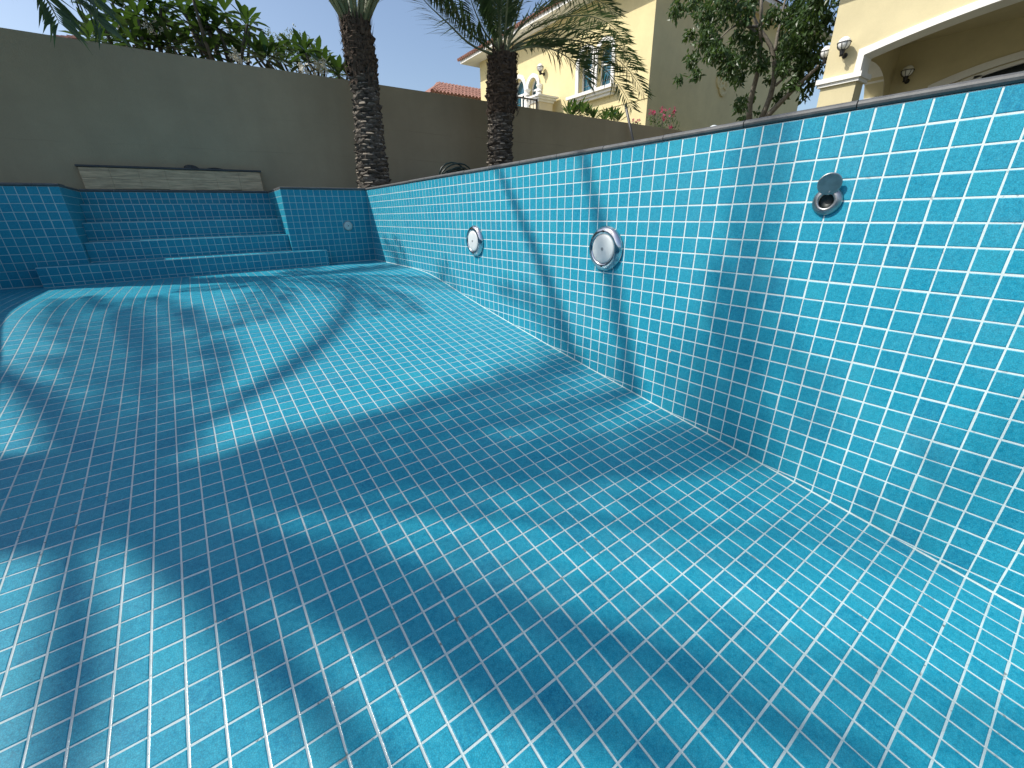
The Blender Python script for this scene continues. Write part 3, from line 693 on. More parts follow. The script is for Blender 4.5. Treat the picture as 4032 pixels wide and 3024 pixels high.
# tall palm left of the pool: throws the large frond shadows on floor and right wall
TSH = 6.3; CSH = np.array((-2.66, -1.45, -1.33)); B3 = CSH - TSH*SUN
root = thing('palm_tree', (B3[0]-0.1, B3[1]+0.05, 0), 'tall date palm left of the pool, known from its shadows on the tiles', 'palm tree', 'date palms along the garden wall')
palm_trunk(root, [(B3[0]-0.1, B3[1]+0.05, -0.03), (B3[0]-0.05, B3[1]+0.03, 2.5), tuple(B3)], [0.24, 0.2, 0.24], False, 0.09, 9)
rg = np.random.default_rng(41); h2 = SUN[:2]
for ex, ey, hh, ar, lf, rd, fw in ((-0.45, 0.85, 0.2, 0.32, 0.20, 0.05, 1.5), (0.35, -0.80, 0.1, 0.90, 0.42, 0.05, 0.9), (1.25, -1.05, 0.2, 0.6, 0.22, 0.055, 1.6), (1.35, -2.05, 0.3, 0.5, 0.20, 0.055, 1.6), (1.25, -3.2, 0.0, 0.4, 0.38, 0.06, 1.3),
                       (-2.98, -0.02, 0.5, 0.15, 0.16, 0.04, 1.2), (-2.62, 1.20, 0.3, 0.2, 0.46, 0.045, 0.6), (-2.15, 0.85, 0.4, 0.3, 0.44, 0.04, 0.6), (-2.12, -2.90, 0.0, 0.06, 0.14, 0.05, 1.3), (-1.75, -2.95, 0.1, 0.08, 0.20, 0.05, 1.2), (-2.68, -2.6, -0.2, 0.02, 0.14, 0.035, 1.2),
                       (0.62, -2.85, 0.2, 0.45, 0.40, 0.05, 0.9), (0.3, -3.10, 0.3, 0.30, -0.46, 0.05, 1.3), (0.25, -3.70, 0.1, 0.25, -0.44, 0.05, 1.3), (-1.2, -3.5, 0.0, 0.12, 0.26, 0.05, 1.0), (-0.75, -3.9, 0.1, 0.2, -0.42, 0.05, 1.2), (-1.55, -3.3, 0.2, 0.1, 0.20, 0.05, 1.1), (0.1, -1.75, 0.3, 0.55, -0.50, 0.045, 1.4), (0.3, -2.45, 0.3, 0.4, -0.50, 0.045, 1.4),
                       (-2.9, -1.2, 1.4, 0.3, 0.34, 0.045, 0.9), (-2.4, -1.25, 1.6, 0.2, 0.34, 0.045, 0.9), (-2.7, -1.45, 1.7, 0.2, 0.34, 0.045, 0.9), (-2.2, -1.6, 1.5, 0.2, 0.30, 0.045, 0.9), (-3.3, -1.0, 0.6, 0.3, 0.30, 0.045, 0.9)):
    dx = np.array((ex, ey))-CSH[:2]-hh*h2; tip = B3+np.array((dx[0], dx[1], hh)); mid = B3+np.array((dx[0]*0.5, dx[1]*0.5, hh*0.5+ar*2))
    frond(root, bez(B3, mid, tip, 15), rng=rg, leaf=abs(lf), pairs=80 if lf > 0 else 24, rad=rd, start=0.10, width=0.022 if lf > 0 else 0.028, fwd=fw)
fibres(root, B3, 0.26, 0.5, 120, 9)

# ------------------------------------------------------------------ broad-leaved plants
def leaf_mesh(name, L, W, mat, bend=0.15, fold=0.25):
    P = [(0, 0), (0.18, 0.42), (0.5, 0.98), (0.78, 0.85), (1.0, 0.0)]; V = []; F = []
    for s, wv in P:
        z = -bend*L*s*s
        V += [(-W*wv/2, s*L, z+fold*W*wv/2), (0, s*L, z), (W*wv/2, s*L, z+fold*W*wv/2)]
    for i in range(len(P)-1): F += [(3*i, 3*i+1, 3*i+4, 3*i+3), (3*i+1, 3*i+2, 3*i+5, 3*i+4)]
    me = bpy.data.meshes.new(name); me.from_pydata(V, [], F); me.materials.append(M[mat]); me.polygons.foreach_set('use_smooth', [True]*len(F)); me.update(); return me
PLEAF = [leaf_mesh('leaf', 0.30, 0.105, 'plumeria_leaf', b_, f_) for b_, f_ in ((0.10, 0.2), (0.25, 0.3), (0.4, 0.25))]
SLEAF = [leaf_mesh('leaf', 0.24, 0.055, 'shrub_leaf', b_, f_) for b_, f_ in ((0.1, 0.3), (0.3, 0.3))]
def rosette(root, c, n, LM, rng, up=(0, 0, 1), scale=1.0, lo=0.1, hi=1.2):
    for k in range(n):
        a = k*2.399+rng.uniform(0, 0.5); el = lo+(hi-lo)*(k/n)+rng.normal(0, 0.1)
        d = np.array((math.cos(a)*math.cos(el), math.sin(a)*math.cos(el), math.sin(el)))+0.25*np.array(up); d /= np.linalg.norm(d)
        x = np.cross(d, (0, 0, 1.0)); x /= np.linalg.norm(x)+1e-9; z = np.cross(x, d); s = scale*rng.uniform(0.75, 1.12)
        place(LM[k % len(LM)], 'leaf', root, basis(x*s, d*s, z*s, np.array(c)+d*0.02+np.array((0, 0, 0.03*k/n))))
def flower_cluster(root, c, rng, n=14, mat='petal_white', size=0.035, spread=0.07, name='flower_cluster'):
    mb = MB()
    for _ in range(n):
        p = np.array(c)+rng.normal(0, spread, 3); nn = rng.normal(0, 1, 3)+np.array((0, -1.0, 0.8)); nn /= np.linalg.norm(nn); x = np.cross(nn, (0.3, 0.5, 0.8)); x /= np.linalg.norm(x); y = np.cross(nn, x); V = [p]; F = []
        for k in range(5):
            a = 2*math.pi*k/5
            for da, rr in ((-0.32, 0.8), (0.1, 1.15), (0.5, 0.8)): V.append(p+size*rr*(math.cos(a+da)*x+math.sin(a+da)*y)+nn*0.012)
            F += [(0, 3*k+1, 3*k+2), (0, 3*k+2, 3*k+3)]
        mb.add(V, F)
    return mb.build(name, mat, root)
PL = [
 ('plumeria_tree', 'leafy plumeria with white flowers, leftmost tree above the garden wall', (-2.0, 5.0), [(700, 20), (640, 90), (720, 150), (600, 245), (560, 268), (690, 240), (800, 190), (760, 60), (860, 120), (900, 40), (880, 230), (960, 270), (1000, 50), (1010, 170), (940, 130), (830, 280), (1040, 100), (740, 285), (900, 300), (1000, 310), (640, 270)], [(975, 175)]),
 ('plumeria_tree', 'tall plumeria with a lone upright rosette at its right, middle tree above the wall', (-1.0, 4.8), [(1120, 20), (1200, -10), (1240, 20), (1330, 110), (1400, 90), (1360, 190), (1280, 150), (1180, 160), (1090, 220), (1070, 290), (1160, 290), (1250, 230), (1260, 300), (1360, 330), (1540, 150), (1550, 195), (1480, 250), (1430, 320), (1150, 90), (1320, 250), (1110, 320), (1210, 330), (1320, 345), (1500, 370)], [(1470, 350)]),
 ('plumeria_tree', 'low plumeria with a white flower spray just left of the palm', (0.25, 4.7), [(1560, 320), (1610, 360), (1700, 345), (1660, 380), (1770, 400), (1840, 345), (1900, 330), (1900, 400), (1980, 370), (2020, 420), (2110, 478), (2160, 480)], [(1965, 405), (1990, 425), (1890, 440)])]
rg = np.random.default_rng(51)
for nm, lb, (bx, by), ros, fl in PL:
    root = thing(nm, (bx, by, -0.03), lb, 'tree', 'plumerias behind the garden wall'); mb = MB()
    fork = np.array((bx, by, 0.9)); mb.tube(smoothpath([(bx, by, -0.05), (bx+0.05, by, 0.5), fork], 6), [0.10, 0.09, 0.08, 0.075, 0.07, 0.065], 8)
    for k, (u, v) in enumerate(ros):
        c = at(*C1(u, v), 1, by+rg.uniform(-0.7, 0.7)); mid = (fork+c)/2+np.array((rg.normal(0, 0.1), rg.normal(0, 0.1), -0.15))
        mb.tube(bez(fork, mid, c, 8), np.linspace(0.045, 0.016, 8), 6)
        rosette(root, c, 13 if len(ros) > 15 else 16, PLEAF, rg, scale=0.88, lo=-0.45, hi=1.1)
    mb.build('trunk', 'bark_grey', root, smooth=True)
    for u, v in fl: flower_cluster(root, at(*C1(u, v), 1, by-0.55), rg, 16, spread=0.045)

def leaf_crown(root, clumps, mat, size, per, rng, name='crown', droop=0.4, asp=0.42):
    V = []; F = []
    for c, r, dens in clumps:
        n = int(per*dens)
        for _ in range(n):
            d = rng.normal(0, 1, 3); d /= np.linalg.norm(d); p = np.array(c)+d*r*rng.uniform(0.1, 1.0)**0.6
            t = rng.normal(0, 1, 3); t[2] -= droop*1.6; t /= np.linalg.norm(t); s = size*rng.uniform(0.6, 1.25)
            x = np.cross(t, rng.normal(0, 1, 3)); x /= np.linalg.norm(x)+1e-9; z = np.cross(x, t); k = len(V)
            V += [p, p+t*s*0.5+x*s*asp*0.5+z*s*0.06, p+t*s, p+t*s*0.5-x*s*asp*0.5+z*s*0.06, p+t*s*0.5-z*s*0.04]
            F += [(k, k+1, k+4), (k+1, k+2, k+4), (k+4, k+2, k+3), (k, k+4, k+3)]
    return MB().add(V, F).build(name, mat, root, kind='stuff')
# feathery tree far behind the wall
rg = np.random.default_rng(61); root = thing('feathery_tree', (0.8, 8.0, -0.03), 'thin feathery pale green tree far behind the plumerias', 'tree'); mb = MB()
fork = np.array((0.75, 8.0, 1.4)); mb.tube(smoothpath([(0.8, 8, -0.05), (0.7, 8, 0.7), fork], 6), 0.06, 7); cl = []
for u, v, r in ((1670, 240, 0.16), (1700, 290, 0.14), (1760, 260, 0.15), (1830, 225, 0.18), (1880, 260, 0.17), (1930, 280, 0.16), (1800, 290, 0.15), (1960, 340, 0.15), (2020, 340, 0.12), (2050, 400, 0.13), (2090, 440, 0.12), (1690, 340, 0.15), (1900, 330, 0.2), (1990, 420, 0.2), (1780, 360, 0.2), (1640, 300, 0.1)):
    c = at(*C1(u, v), 1, 8+rg.uniform(-0.6, 0.6)); cl.append((c, r*1.15, 1.0)); mb.tube(bez(fork, (fork+c)/2+np.array((0, 0, 0.1)), c, 6), np.linspace(0.025, 0.006, 6), 5)
mb.build('trunk', 'bark_grey', root, smooth=True); leaf_crown(root, cl, 'fine_leaf', 0.075, 95, rg, droop=0.1, asp=0.35)

# tree in front of the shaded house wall
rg = np.random.default_rng(71)
def T1(u, v): return (2600+0.5512*u, 0.5512*v)
tb = along(*T1(690, 860), 14.2); root = thing('shade_tree', (tb[0], tb[1], -0.03), 'leafy tree with several bare stems before the shaded house wall', 'tree'); mb = MB()
foot = np.array((tb[0], tb[1], -0.05)); fork = np.array((tb[0], tb[1], 0.7)); mb.tube(smoothpath([foot, fork], 5), [0.16, 0.14, 0.13, 0.13, 0.12], 10)
def limb(pts, r0, r1, ds=0.0):
    P = [along(*T1(u, v), 14.2+ds*i/len(pts)) for i, (u, v) in enumerate(pts)]; mb.tube(smoothpath(P, 12), np.linspace(r0, r1, 12), 7); return P
for pts, r0, r1, ds in (([(635, 870), (632, 720), (680, 600), (720, 400), (715, 250), (722, -20)], 0.075, 0.03, -0.4), ([(720, 850), (820, 620), (820, 340), (690, 200), (640, 40)], 0.07, 0.03, 0.3), ([(820, 360), (835, 250), (865, 140), (895, -20)], 0.04, 0.02, 0.5),
                        ([(750, 845), (860, 730), (950, 640), (1060, 540), (1130, 470)], 0.07, 0.03, -0.6), ([(825, 610), (880, 560), (940, 480)], 0.035, 0.015, -0.4), ([(695, 195), (560, 168), (490, 210), (425, 280)], 0.035, 0.012, -0.7), ([(715, 250), (560, 150), (400, 60)], 0.03, 0.012, -0.3)):
    P0 = limb(pts, r0, r1, ds)
    if pts[0][1] > 800: mb.tube(bez(fork, (fork+P0[0])/2+np.array((0, 0, 0.15)), P0[0], 6), np.linspace(0.10, r0, 6), 8)
mb.build('trunk', 'bark_tree', root, smooth=True)
cl = []
for u, v, r in ((120, 60, 60), (330, 60, 90), (430, 120, 80), (210, 240, 45), (330, 260, 80), (400, 370, 90), (230, 420, 60), (260, 520, 45), (135, 555, 35), (500, 470, 80), (590, 440, 80), (640, 330, 90), (560, 250, 60), (650, 250, 60), (560, 560, 60), (570, 740, 60), (640, 690, 40), (780, 560, 40), (740, 440, 70), (600, 90, 80), (540, 40, 70), (800, 110, 70), (950, 120, 110), (1050, 100, 110), (1150, 60, 100), (1180, 160, 60), (1000, 250, 120), (1100, 280, 90), (900, 330, 90), (950, 430, 100), (1060, 400, 100), (1130, 480, 50), (1000, 560, 70), (1080, 590, 50), (930, 590, 50), (1020, 680, 35), (850, 690, 50), (690, 800, 22), (600, 830, 36), (870, 480, 50), (240, 10, 80), (470, -30, 90), (680, -40, 60), (1000, -20, 100), (1150, -40, 90), (330, 160, 60), (380, 300, 70), (480, 380, 60)):
    s = 14.2+rg.uniform(-1.0, 1.0); rr = r*0.5512/FPX*s*0.62; cl.append((along(*T1(u, v), s), rr*1.12, (r/80)**1.6*1.25))
leaf_crown(root, cl, 'tree_leaf', 0.15, 125, rg, droop=0.75, asp=0.42)

# bougainvillea and rosette shrubs above the wall
rg = np.random.default_rng(81)
def T0(u, v): return (2500+0.69259*u, 0.69259*v)
root = thing('bougainvillea', (8.4, 4.3, -0.03), 'sparse bougainvillea with pink bracts against the shaded house wall', 'shrub'); mb = MB(); base = np.array((8.55, 4.3, 0.5)); cl = []
mb.tube([(8.4, 4.3, -0.05), base], 0.03, 6)
for u, v, fl in ((100, 640, 1), (160, 625, 1), (215, 632, 1), (160, 672, 1), (195, 735, 1), (150, 700, 0), (125, 690, 0), (185, 700, 0), (240, 690, 0), (110, 655, 0)):
    c = at(*T0(u, v), 1, 4.25+rg.uniform(-0.15, 0.15)); mb.tube(bez(base, (base+c)/2+np.array((0.05, 0, 0.2)), c, 7), np.linspace(0.014, 0.004, 7), 5)
    if fl: flower_cluster(root, c, rg, 13, 'bract_pink', 0.032, 0.042, 'bract_cluster')
    cl.append((c-np.array((0, 0, 0.10)), 0.16, 0.5))
mb.build('stem', 'bark_grey', root, smooth=True); leaf_crown(root, cl, 'tree_leaf', 0.075, 50, rg, 'foliage')
root = thing('bougainvillea', (7.2, 4.2, -0.03), 'small sprig of pink bougainvillea just right of the leaning pole', 'shrub'); mb = MB(); cl = []
for u, v in ((8, 690), (-8, 685), (20, 688)):
    c = at(*T0(u, v), 1, 4.2); mb.tube(bez((7.2, 4.2, -0.05), (7.15, 4.2, 1.0), c, 7), np.linspace(0.014, 0.004, 7), 5); flower_cluster(root, c, rg, 5, 'bract_pink', 0.026, 0.02, 'bract_cluster'); cl.append((c-np.array((0, 0, 0.08)), 0.1, 0.4))
mb.build('stem', 'bark_grey', root, smooth=True); leaf_crown(root, cl, 'tree_leaf', 0.07, 50, rg, 'foliage')
def W0(u, v): return (1650+0.42948*u, 0.42948*v)
for lb, bx, ros in (('larger rosette-leaved shrub above the wall under the white window sill', 5.35, ((1370, 1010), (1440, 1000), (1500, 1010), (1480, 985), (1550, 1030), (1410, 1030), (1600, 1060))),
                    ('smaller rosette-leaved shrub above the wall just left of the leaning pole', 6.5, ((1720, 1060), (1790, 1040), (1770, 1070), (1830, 1080), (1700, 1085)))):
    root = thing('rosette_shrub', (bx, 4.15, -0.03), lb, 'shrub', 'shrubs behind the garden wall'); mb = MB()
    for u, v in ros:
        c = at(*W0(u, v), 1, 4.15+rg.uniform(-0.2, 0.2))-np.array((0, 0, 0.10)); mb.tube(bez((bx, 4.15, -0.05), (bx, 4.15, 1.0), c, 7), np.linspace(0.03, 0.014, 7), 6); rosette(root, c, 16, SLEAF, rg, scale=1.1, lo=0.1, hi=1.35)
    mb.build('stem', 'bark_grey', root, smooth=True)

# ------------------------------------------------------------------ small things on the deck
p0, p1 = at(2492, 552, 1, 3.55), at(2464, 418, 1, 3.68); d = (p1-p0)/(p1-p0)[2]
foot = p0-d*(p0[2]+0.0)
root = thing('leaning_pole', foot, 'grey metal pole leaning against the garden wall', 'pole')
MB().tube([foot, p0, p1], 0.028, 10).build('tube', 'pole_metal', root, smooth=True); MB().tube([p1, p1+d*0.03], 0.031, 10).build('end_cap', 'grey_plastic', root)
hc = np.array((1.15, 2.75, 0.0)); root = thing('garden_hose', hc, 'loosely coiled dark green garden hose behind the coping', 'hose')
hcen = at(1805, 690, 1, 2.9); rg = np.random.default_rng(91); P = []
for k in range(7*18):
    a = 2*math.pi*k/18; lp = k//18; rr = 0.20+0.035*math.sin(lp*2.1)+0.02*math.sin(a*2+lp)
    P.append((hcen[0]+0.05*math.sin(lp*3)+rr*math.cos(a)*1.15, 2.95+0.02*lp-0.06*math.sin(a), 0.205+0.02*math.sin(lp*2)+rr*math.sin(a)*(0.80+0.12*math.sin(lp*1.7))))
root.location = (hcen[0], 2.95, -0.008)
MB().tube(P, 0.0125, 7).build('coil', 'hose_green', root, smooth=True)
c = np.array((0.20, -2.03, 0.0295)); c2 = at(2811, 498, 0, 0.20); c = np.array((0.20, c2[1], 0.0295)); root = thing('deck_cap', c, 'small pale dome cap sitting on the coping', 'cap')
MB().lathe([(0.026, 0.0), (0.0265, 0.012), (0.024, 0.024), (0.017, 0.033), (0.008, 0.037), (0.0005, 0.038)], c, (0, 0, 1), 20).build('dome', 'white_plastic', root, smooth=True)
MB().lathe([(0.029, 0.0), (0.0295, 0.004), (0.027, 0.006)], c, (0, 0, 1), 20).build('base_ring', 'grey_plastic', root, smooth=True)

# ------------------------------------------------------------------ buildings
def facade(mb, Mp, a0, a1, z0, z1, ops, depth, m=0, mr=0):
    """wall face with openings; Mp(a, z, d) maps facade coordinates and depth to the world; ops = (a0, a1, zb, top function)"""
    cuts = {a0, a1}
    for o0, o1, zb, tf in ops:
        for t_ in np.linspace(o0, o1, 13): cuts.add(float(t_))
    cs = sorted(cuts)
    for a, b in zip(cs[:-1], cs[1:]):
        if b-a < 1e-6: continue
        op = next(((zb, tf) for o0, o1, zb, tf in ops if a >= o0-1e-6 and b <= o1+1e-6), None)
        def q(za, zb_, zc, zd): mb.add([Mp(a, za, 0), Mp(b, zb_, 0), Mp(b, zc, 0), Mp(a, zd, 0)], [(0, 1, 2, 3)], m)
        if op is None: q(z0, z0, z1, z1); continue
        zb, tf = op
        if zb > z0+1e-4: q(z0, z0, zb, zb); mb.add([Mp(a, zb, 0), Mp(b, zb, 0), Mp(b, zb, depth), Mp(a, zb, depth)], [(0, 1, 2, 3)], mr)
        q(tf(a), tf(b), z1, z1); mb.add([Mp(a, tf(a), 0), Mp(b, tf(b), 0), Mp(b, tf(b), depth), Mp(a, tf(a), depth)], [(0, 1, 2, 3)], mr)
    for o0, o1, zb, tf in ops:
        for a in (o0, o1): mb.add([Mp(a, zb, 0), Mp(a, tf(a), 0), Mp(a, tf(a), depth), Mp(a, zb, depth)], [(0, 1, 2, 3)], mr)
def arch(o0, o1, zs, rise):
    c, h = (o0+o1)/2, (o1-o0)/2
    return lambda a: zs + rise*math.sqrt(max(0.0, 1-((a-c)/h)**2))
def seg(o0, o1, zs, rise):
    c, h = (o0+o1)/2, (o1-o0)/2; r = (h*h+rise*rise)/(2*rise)
    return lambda a: zs-r+rise+math.sqrt(max(0.0, r*r-(a-c)**2))
def band(mb, Mp, pts_in, pts_out, d0, d1, m=0):
    n = len(pts_in); V = []
    for (a, z), (b, y) in zip(pts_in, pts_out): V += [Mp(a, z, d0), Mp(b, y, d0), Mp(b, y, d1), Mp(a, z, d1)]
    F = []
    for i in range(n-1):
        for k in range(4): F.append((4*i+k, 4*i+(k+1) % 4, 4*i+4+(k+1) % 4, 4*i+4+k))
    F += [(0, 1, 2, 3), (4*n-1, 4*n-2, 4*n-3, 4*n-4)]; mb.add(V, F, m)
def pane_poly(mb, Mp, o0, o1, zb, tf, d, n=12, m=0):
    aa = np.linspace(o0, o1, n+1)
    for a, b in zip(aa[:-1], aa[1:]): mb.add([Mp(a, zb, d), Mp(b, zb, d), Mp(b, tf(b), d), Mp(a, tf(a), d)], [(0, 1, 2, 3)], m)

# wall lamps
def wall_lamp(wallpt, out, label, s=1.0):
    """wallpt: point on the wall behind the bracket, out: unit normal of the wall"""
    wallpt, out = np.array(wallpt, float), np.array(out, float); g = wallpt+out*0.19*s+np.array((0, 0, 0.20*s)); root = thing('wall_lamp', wallpt, label, 'wall lamp', 'globe wall lamps')
    MB().lathe([(0.0005, -0.125), (0.05, -0.115), (0.09, -0.085), (0.118, -0.04), (0.125, 0.0), (0.115, 0.048), (0.088, 0.088), (0.048, 0.116), (0.0005, 0.125)], g, (0, 0, 1), 24).build('globe', 'globe_white', root, smooth=True) if s == 1.0 else \
    MB().lathe([(r_*s, h_*s) for r_, h_ in ((0.0005, -0.125), (0.05, -0.115), (0.09, -0.085), (0.118, -0.04), (0.125, 0.0), (0.115, 0.048), (0.088, 0.088), (0.048, 0.116), (0.0005, 0.125))], g, (0, 0, 1), 24).build('globe', 'globe_white', root, smooth=True)
    mb = MB(); ring = [g+s*np.array((0.133*math.cos(a), 0.133*math.sin(a), 0.01)) for a in np.linspace(0, 2*math.pi, 25)]; mb.tube(ring, 0.008*s, 6, cap=False)
    for k in range(8):
        a = k*math.pi/4; P = [g+s*np.array((r_*math.cos(a), r_*math.sin(a), z_)) for r_, z_ in ((0.133, 0.01), (0.128, -0.045), (0.10, -0.092), (0.055, -0.125))]; mb.tube(P, 0.006*s, 5)
    mb.build('cage', 'metal_black', root, smooth=True)
    mb = MB(); mb.lathe([(0.06*s, -0.12*s), (0.055*s, -0.15*s), (0.04*s, -0.20*s), (0.045*s, -0.235*s), (0.0005, -0.24*s)], g, (0, 0, 1), 16)
    mb.tube([g+np.array((0, 0, -0.19*s)), wallpt+out*0.02+np.array((0, 0, 0.01*s))], 0.028*s, 8); mb.build('arm', 'metal_black', root, smooth=True)
    MB().lathe([(0.055*s, -0.004), (0.055*s, 0.016*s), (0.03*s, 0.024*s), (0.0005, 0.024*s)], wallpt, out, 16).build('wall_plate', 'metal_black', root, smooth=True)
    return root

# ---- yellow two-storey house behind the garden wall
HXF, HYN, HYFAR, HZ = 10.0, 6.0, 15.3, 5.86
hs = thing('yellow_house', (13, 9, -0.03), 'two-storey yellow house with white window surrounds behind the garden wall', 'house')
Mf = lambda a, z, d: (HXF+d, a, z)
w1, w2 = (8.34, 8.98), (7.50, 8.12); tw1, tw2 = arch(*w1, 4.30, 0.34), arch(*w2, 4.30, 0.34)
d1, d2 = (12.02, 12.88), (11.20, 11.80); td1, td2 = arch(*d1, 4.12, 0.52), arch(*d2, 4.12, 0.36)
mb = MB(); facade(mb, Mf, HYN, HYFAR, -0.1, HZ, [(*w2, 3.40, tw2), (*w1, 3.40, tw1), (*d2, 2.62, td2), (*d1, 2.62, td1)], 0.24)
mb.add([(HXF, HYN, -0.1), (19.83, HYN, -0.1), (19.83, HYN, HZ), (HXF, HYN, HZ)], [(0, 1, 2, 3)]); mb.add([(19.83, HYN, -0.1), (19.83, HYFAR, -0.1), (19.83, HYFAR, HZ), (19.83, HYN, HZ)], [(0, 1, 2, 3)])
mb.add([(HXF, HYFAR, -0.1), (19.83, HYFAR, -0.1), (19.83, HYFAR, HZ), (HXF, HYFAR, HZ)], [(0, 1, 2, 3)]); mb.build('wall', 'yellow_stucco', hs)
MB().box((HXF-0.02, HYN-0.02, 2.80), (HXF-0.0005, HYFAR, 2.83)).build('storey_line', 'yellow_stucco', hs)
for (o0, o1), zb, tf, name in ((w1, 3.40, tw1, 'window'), (w2, 3.40, tw2, 'window'), (d1, 2.62, td1, 'balcony_door'), (d2, 2.62, td2, 'balcony_door')):
    mb = MB(); pane_poly(mb, Mf, o0, o1, zb, tf, 0.20); wd = mb.build(name, 'window_glass', hs)
    aa = np.linspace(o0, o1, 17); inn = [(o0+0.05, zb)]+[(o0+0.05+(o1-o0-0.10)*(a-o0)/(o1-o0), tf(a)-0.055) for a in aa]+[(o1-0.05, zb)]; out = [(o0, zb)]+[(a, tf(a)) for a in aa]+[(o1, zb)]
    mb = MB(); band(mb, Mf, inn, out, 0.16, 0.195); mb.box((HXF+0.155, o0+0.02, 4.08), (HXF+0.194, o1-0.02, 4.14)); mb.box((HXF+0.156, o0+0.02, zb), (HXF+0.1945, o1-0.02, zb+0.05))
    if name == 'balcony_door': mb.box((HXF+0.157, (o0+o1)/2-0.035, zb+0.05), (HXF+0.1944, (o0+o1)/2+0.035, 4.08))
    mb.build('frame', 'trim_white', wd)
    mb = MB()
    nb = 3 if name == 'window' else 2
    for k in range(1, nb): yv = o0+(o1-o0)*k/nb; mb.box((HXF+0.189, yv-0.006, zb+0.05), (HXF+0.198, yv+0.008, 4.08))
    for zz in np.arange(zb+0.27, 4.05, 0.24): mb.box((HXF+0.188, o0+0.05, zz-0.005), (HXF+0.1975, o1-0.05, zz+0.007))
    mb.build('glazing_bars', 'steel_brushed', wd)
    tri = [(o0-0.0, zb)]+[(a, tf(a)) for a in aa]+[(o1+0.0, zb)]; tro = []
    c = (o0+o1)/2
    for a, z in tri: tro.append((a+(0.13 if a > c else -0.13)*(1 if z <= tf(o0)+1e-6 or abs(a-c) > 0.2 else abs(a-c)/0.2), z+0.13*(1-abs(a-c)/((o1-o0)/2)*0.6 if z > tf(o0)+1e-6 else 0)))
    mb = MB(); band(mb, Mf, tri, tro, -0.05, 0.012); mb.build('surround', 'trim_white', hs)
for y in (11.85-0.02, 11.07, 13.0): 
    mb = MB(); mb.lathe([(0.10, -0.16), (0.11, -0.13), (0.085, -0.10), (0.085, -0.06), (0.12, 0.0), (0.14, 0.03), (0.14, 0.06)], (HXF-0.03, y, 4.10), (0, 0, 1), 12); mb.build('capital', 'trim_white', hs, smooth=False)
    MB().tube([(HXF-0.03, y, 2.6), (HXF-0.03, y, 3.98)], 0.075, 10).build('column', 'trim_white', hs, smooth=True)
mb = MB(); mb.box((HXF-0.30, 7.22, 3.30), (HXF-0.001, 9.30, 3.39)); mb.box((HXF-0.22, 7.28, 3.22), (HXF-0.002, 9.24, 3.299)); mb.box((HXF-0.14, 7.34, 3.14), (HXF-0.003, 9.18, 3.219)); mb.build('window_sill', 'trim_white', hs)
# eaves and roof
mb = MB(); mb.box((HXF-0.62, HYN-0.62, HZ-0.02), (20.45, HYFAR+0.62, HZ+0.10)); mb.build('eaves', 'trim_white', hs)
mb = MB(); cx, cy = 14.9, 10.65
V = [(HXF-0.68, HYN-0.68, HZ+0.105), (20.5, HYN-0.68, HZ+0.105), (20.5, HYFAR+0.68, HZ+0.105), (HXF-0.68, HYFAR+0.68, HZ+0.105), (14.2, 10.4, 8.0), (15.6, 10.9, 8.0)]
mb.add(V, [(0, 1, 5, 4), (1, 2, 5), (2, 3, 4, 5), (3, 0, 4)]); rf = mb.build('roof', 'roof_tile', hs)
mb = MB()
for k in range(74):
    y = HYN-0.6+k*0.145; mb.tube([(HXF-0.70, y, HZ+0.13), (HXF-0.3, y, HZ+0.13+0.4*0.36)], 0.062, 8)
mb.build('eave_tiles', 'roof_tile', rf, kind='stuff')
# balcony
MB().box((7.8, 10.05, 2.45), (HXF, 13.6, 2.62)).build('balcony_slab', 'trim_white', hs)
mb = MB(); mb.box((9.14, 10.10, 2.62), (9.78, 10.62, 3.36)); mb.build('balcony_pillar', 'cream_stucco', hs)
mb = MB(); mb.box((9.10, 10.06, 3.361), (9.82, 10.66, 3.43)); mb.box((9.04, 10.00, 3.431), (9.88, 10.72, 3.50)); mb.box((8.98, 9.94, 3.501), (9.94, 10.78, 3.555)); mb.build('pillar_cap', 'trim_white', hs)
ralg = MB(); ralg.box((7.85, 10.14, 3.38), (9.12, 10.19, 3.42)); ralg.box((7.85, 10.15, 2.70), (9.12, 10.18, 2.73)); ralg.box((9.06, 10.14, 2.62), (9.11, 10.19, 3.38)); ralg.box((7.85, 10.2, 3.38), (7.9, 13.5, 3.42))
rl = ralg.build('balcony_rail', 'metal_black', hs)
for k in range(8):
    x = 7.95+k*0.145; P = [(x+0.035*math.sin(t_*math.pi*2), 10.165, 2.73+0.65*t_) for t_ in np.linspace(0, 1, 9)]; MB().tube(P, 0.011, 6).build('baluster', 'metal_black', rl, smooth=True)
wall_lamp((HXF-0.001, 10.86, 4.44), (-1, 0, 0), 'globe wall lamp on the yellow house beside the arched doors', 0.95)
# quatrefoil plaster ornament on the shaded side wall
oc = (13.95, HYN, 3.72); mb = MB()
for dx, dz in ((0.19, 0), (-0.19, 0), (0, 0.19), (0, -0.19)): mb.lathe([(0.26, -0.004), (0.26, 0.05), (0.20, 0.06), (0.15, 0.02), (0.0005, 0.015)], (oc[0]+dx, HYN-0.002*abs(dz)*9-0.001, oc[2]+dz), (0, -1, 0), 20)
mb.build('plaster_ornament', 'yellow_stucco', hs, smooth=False)

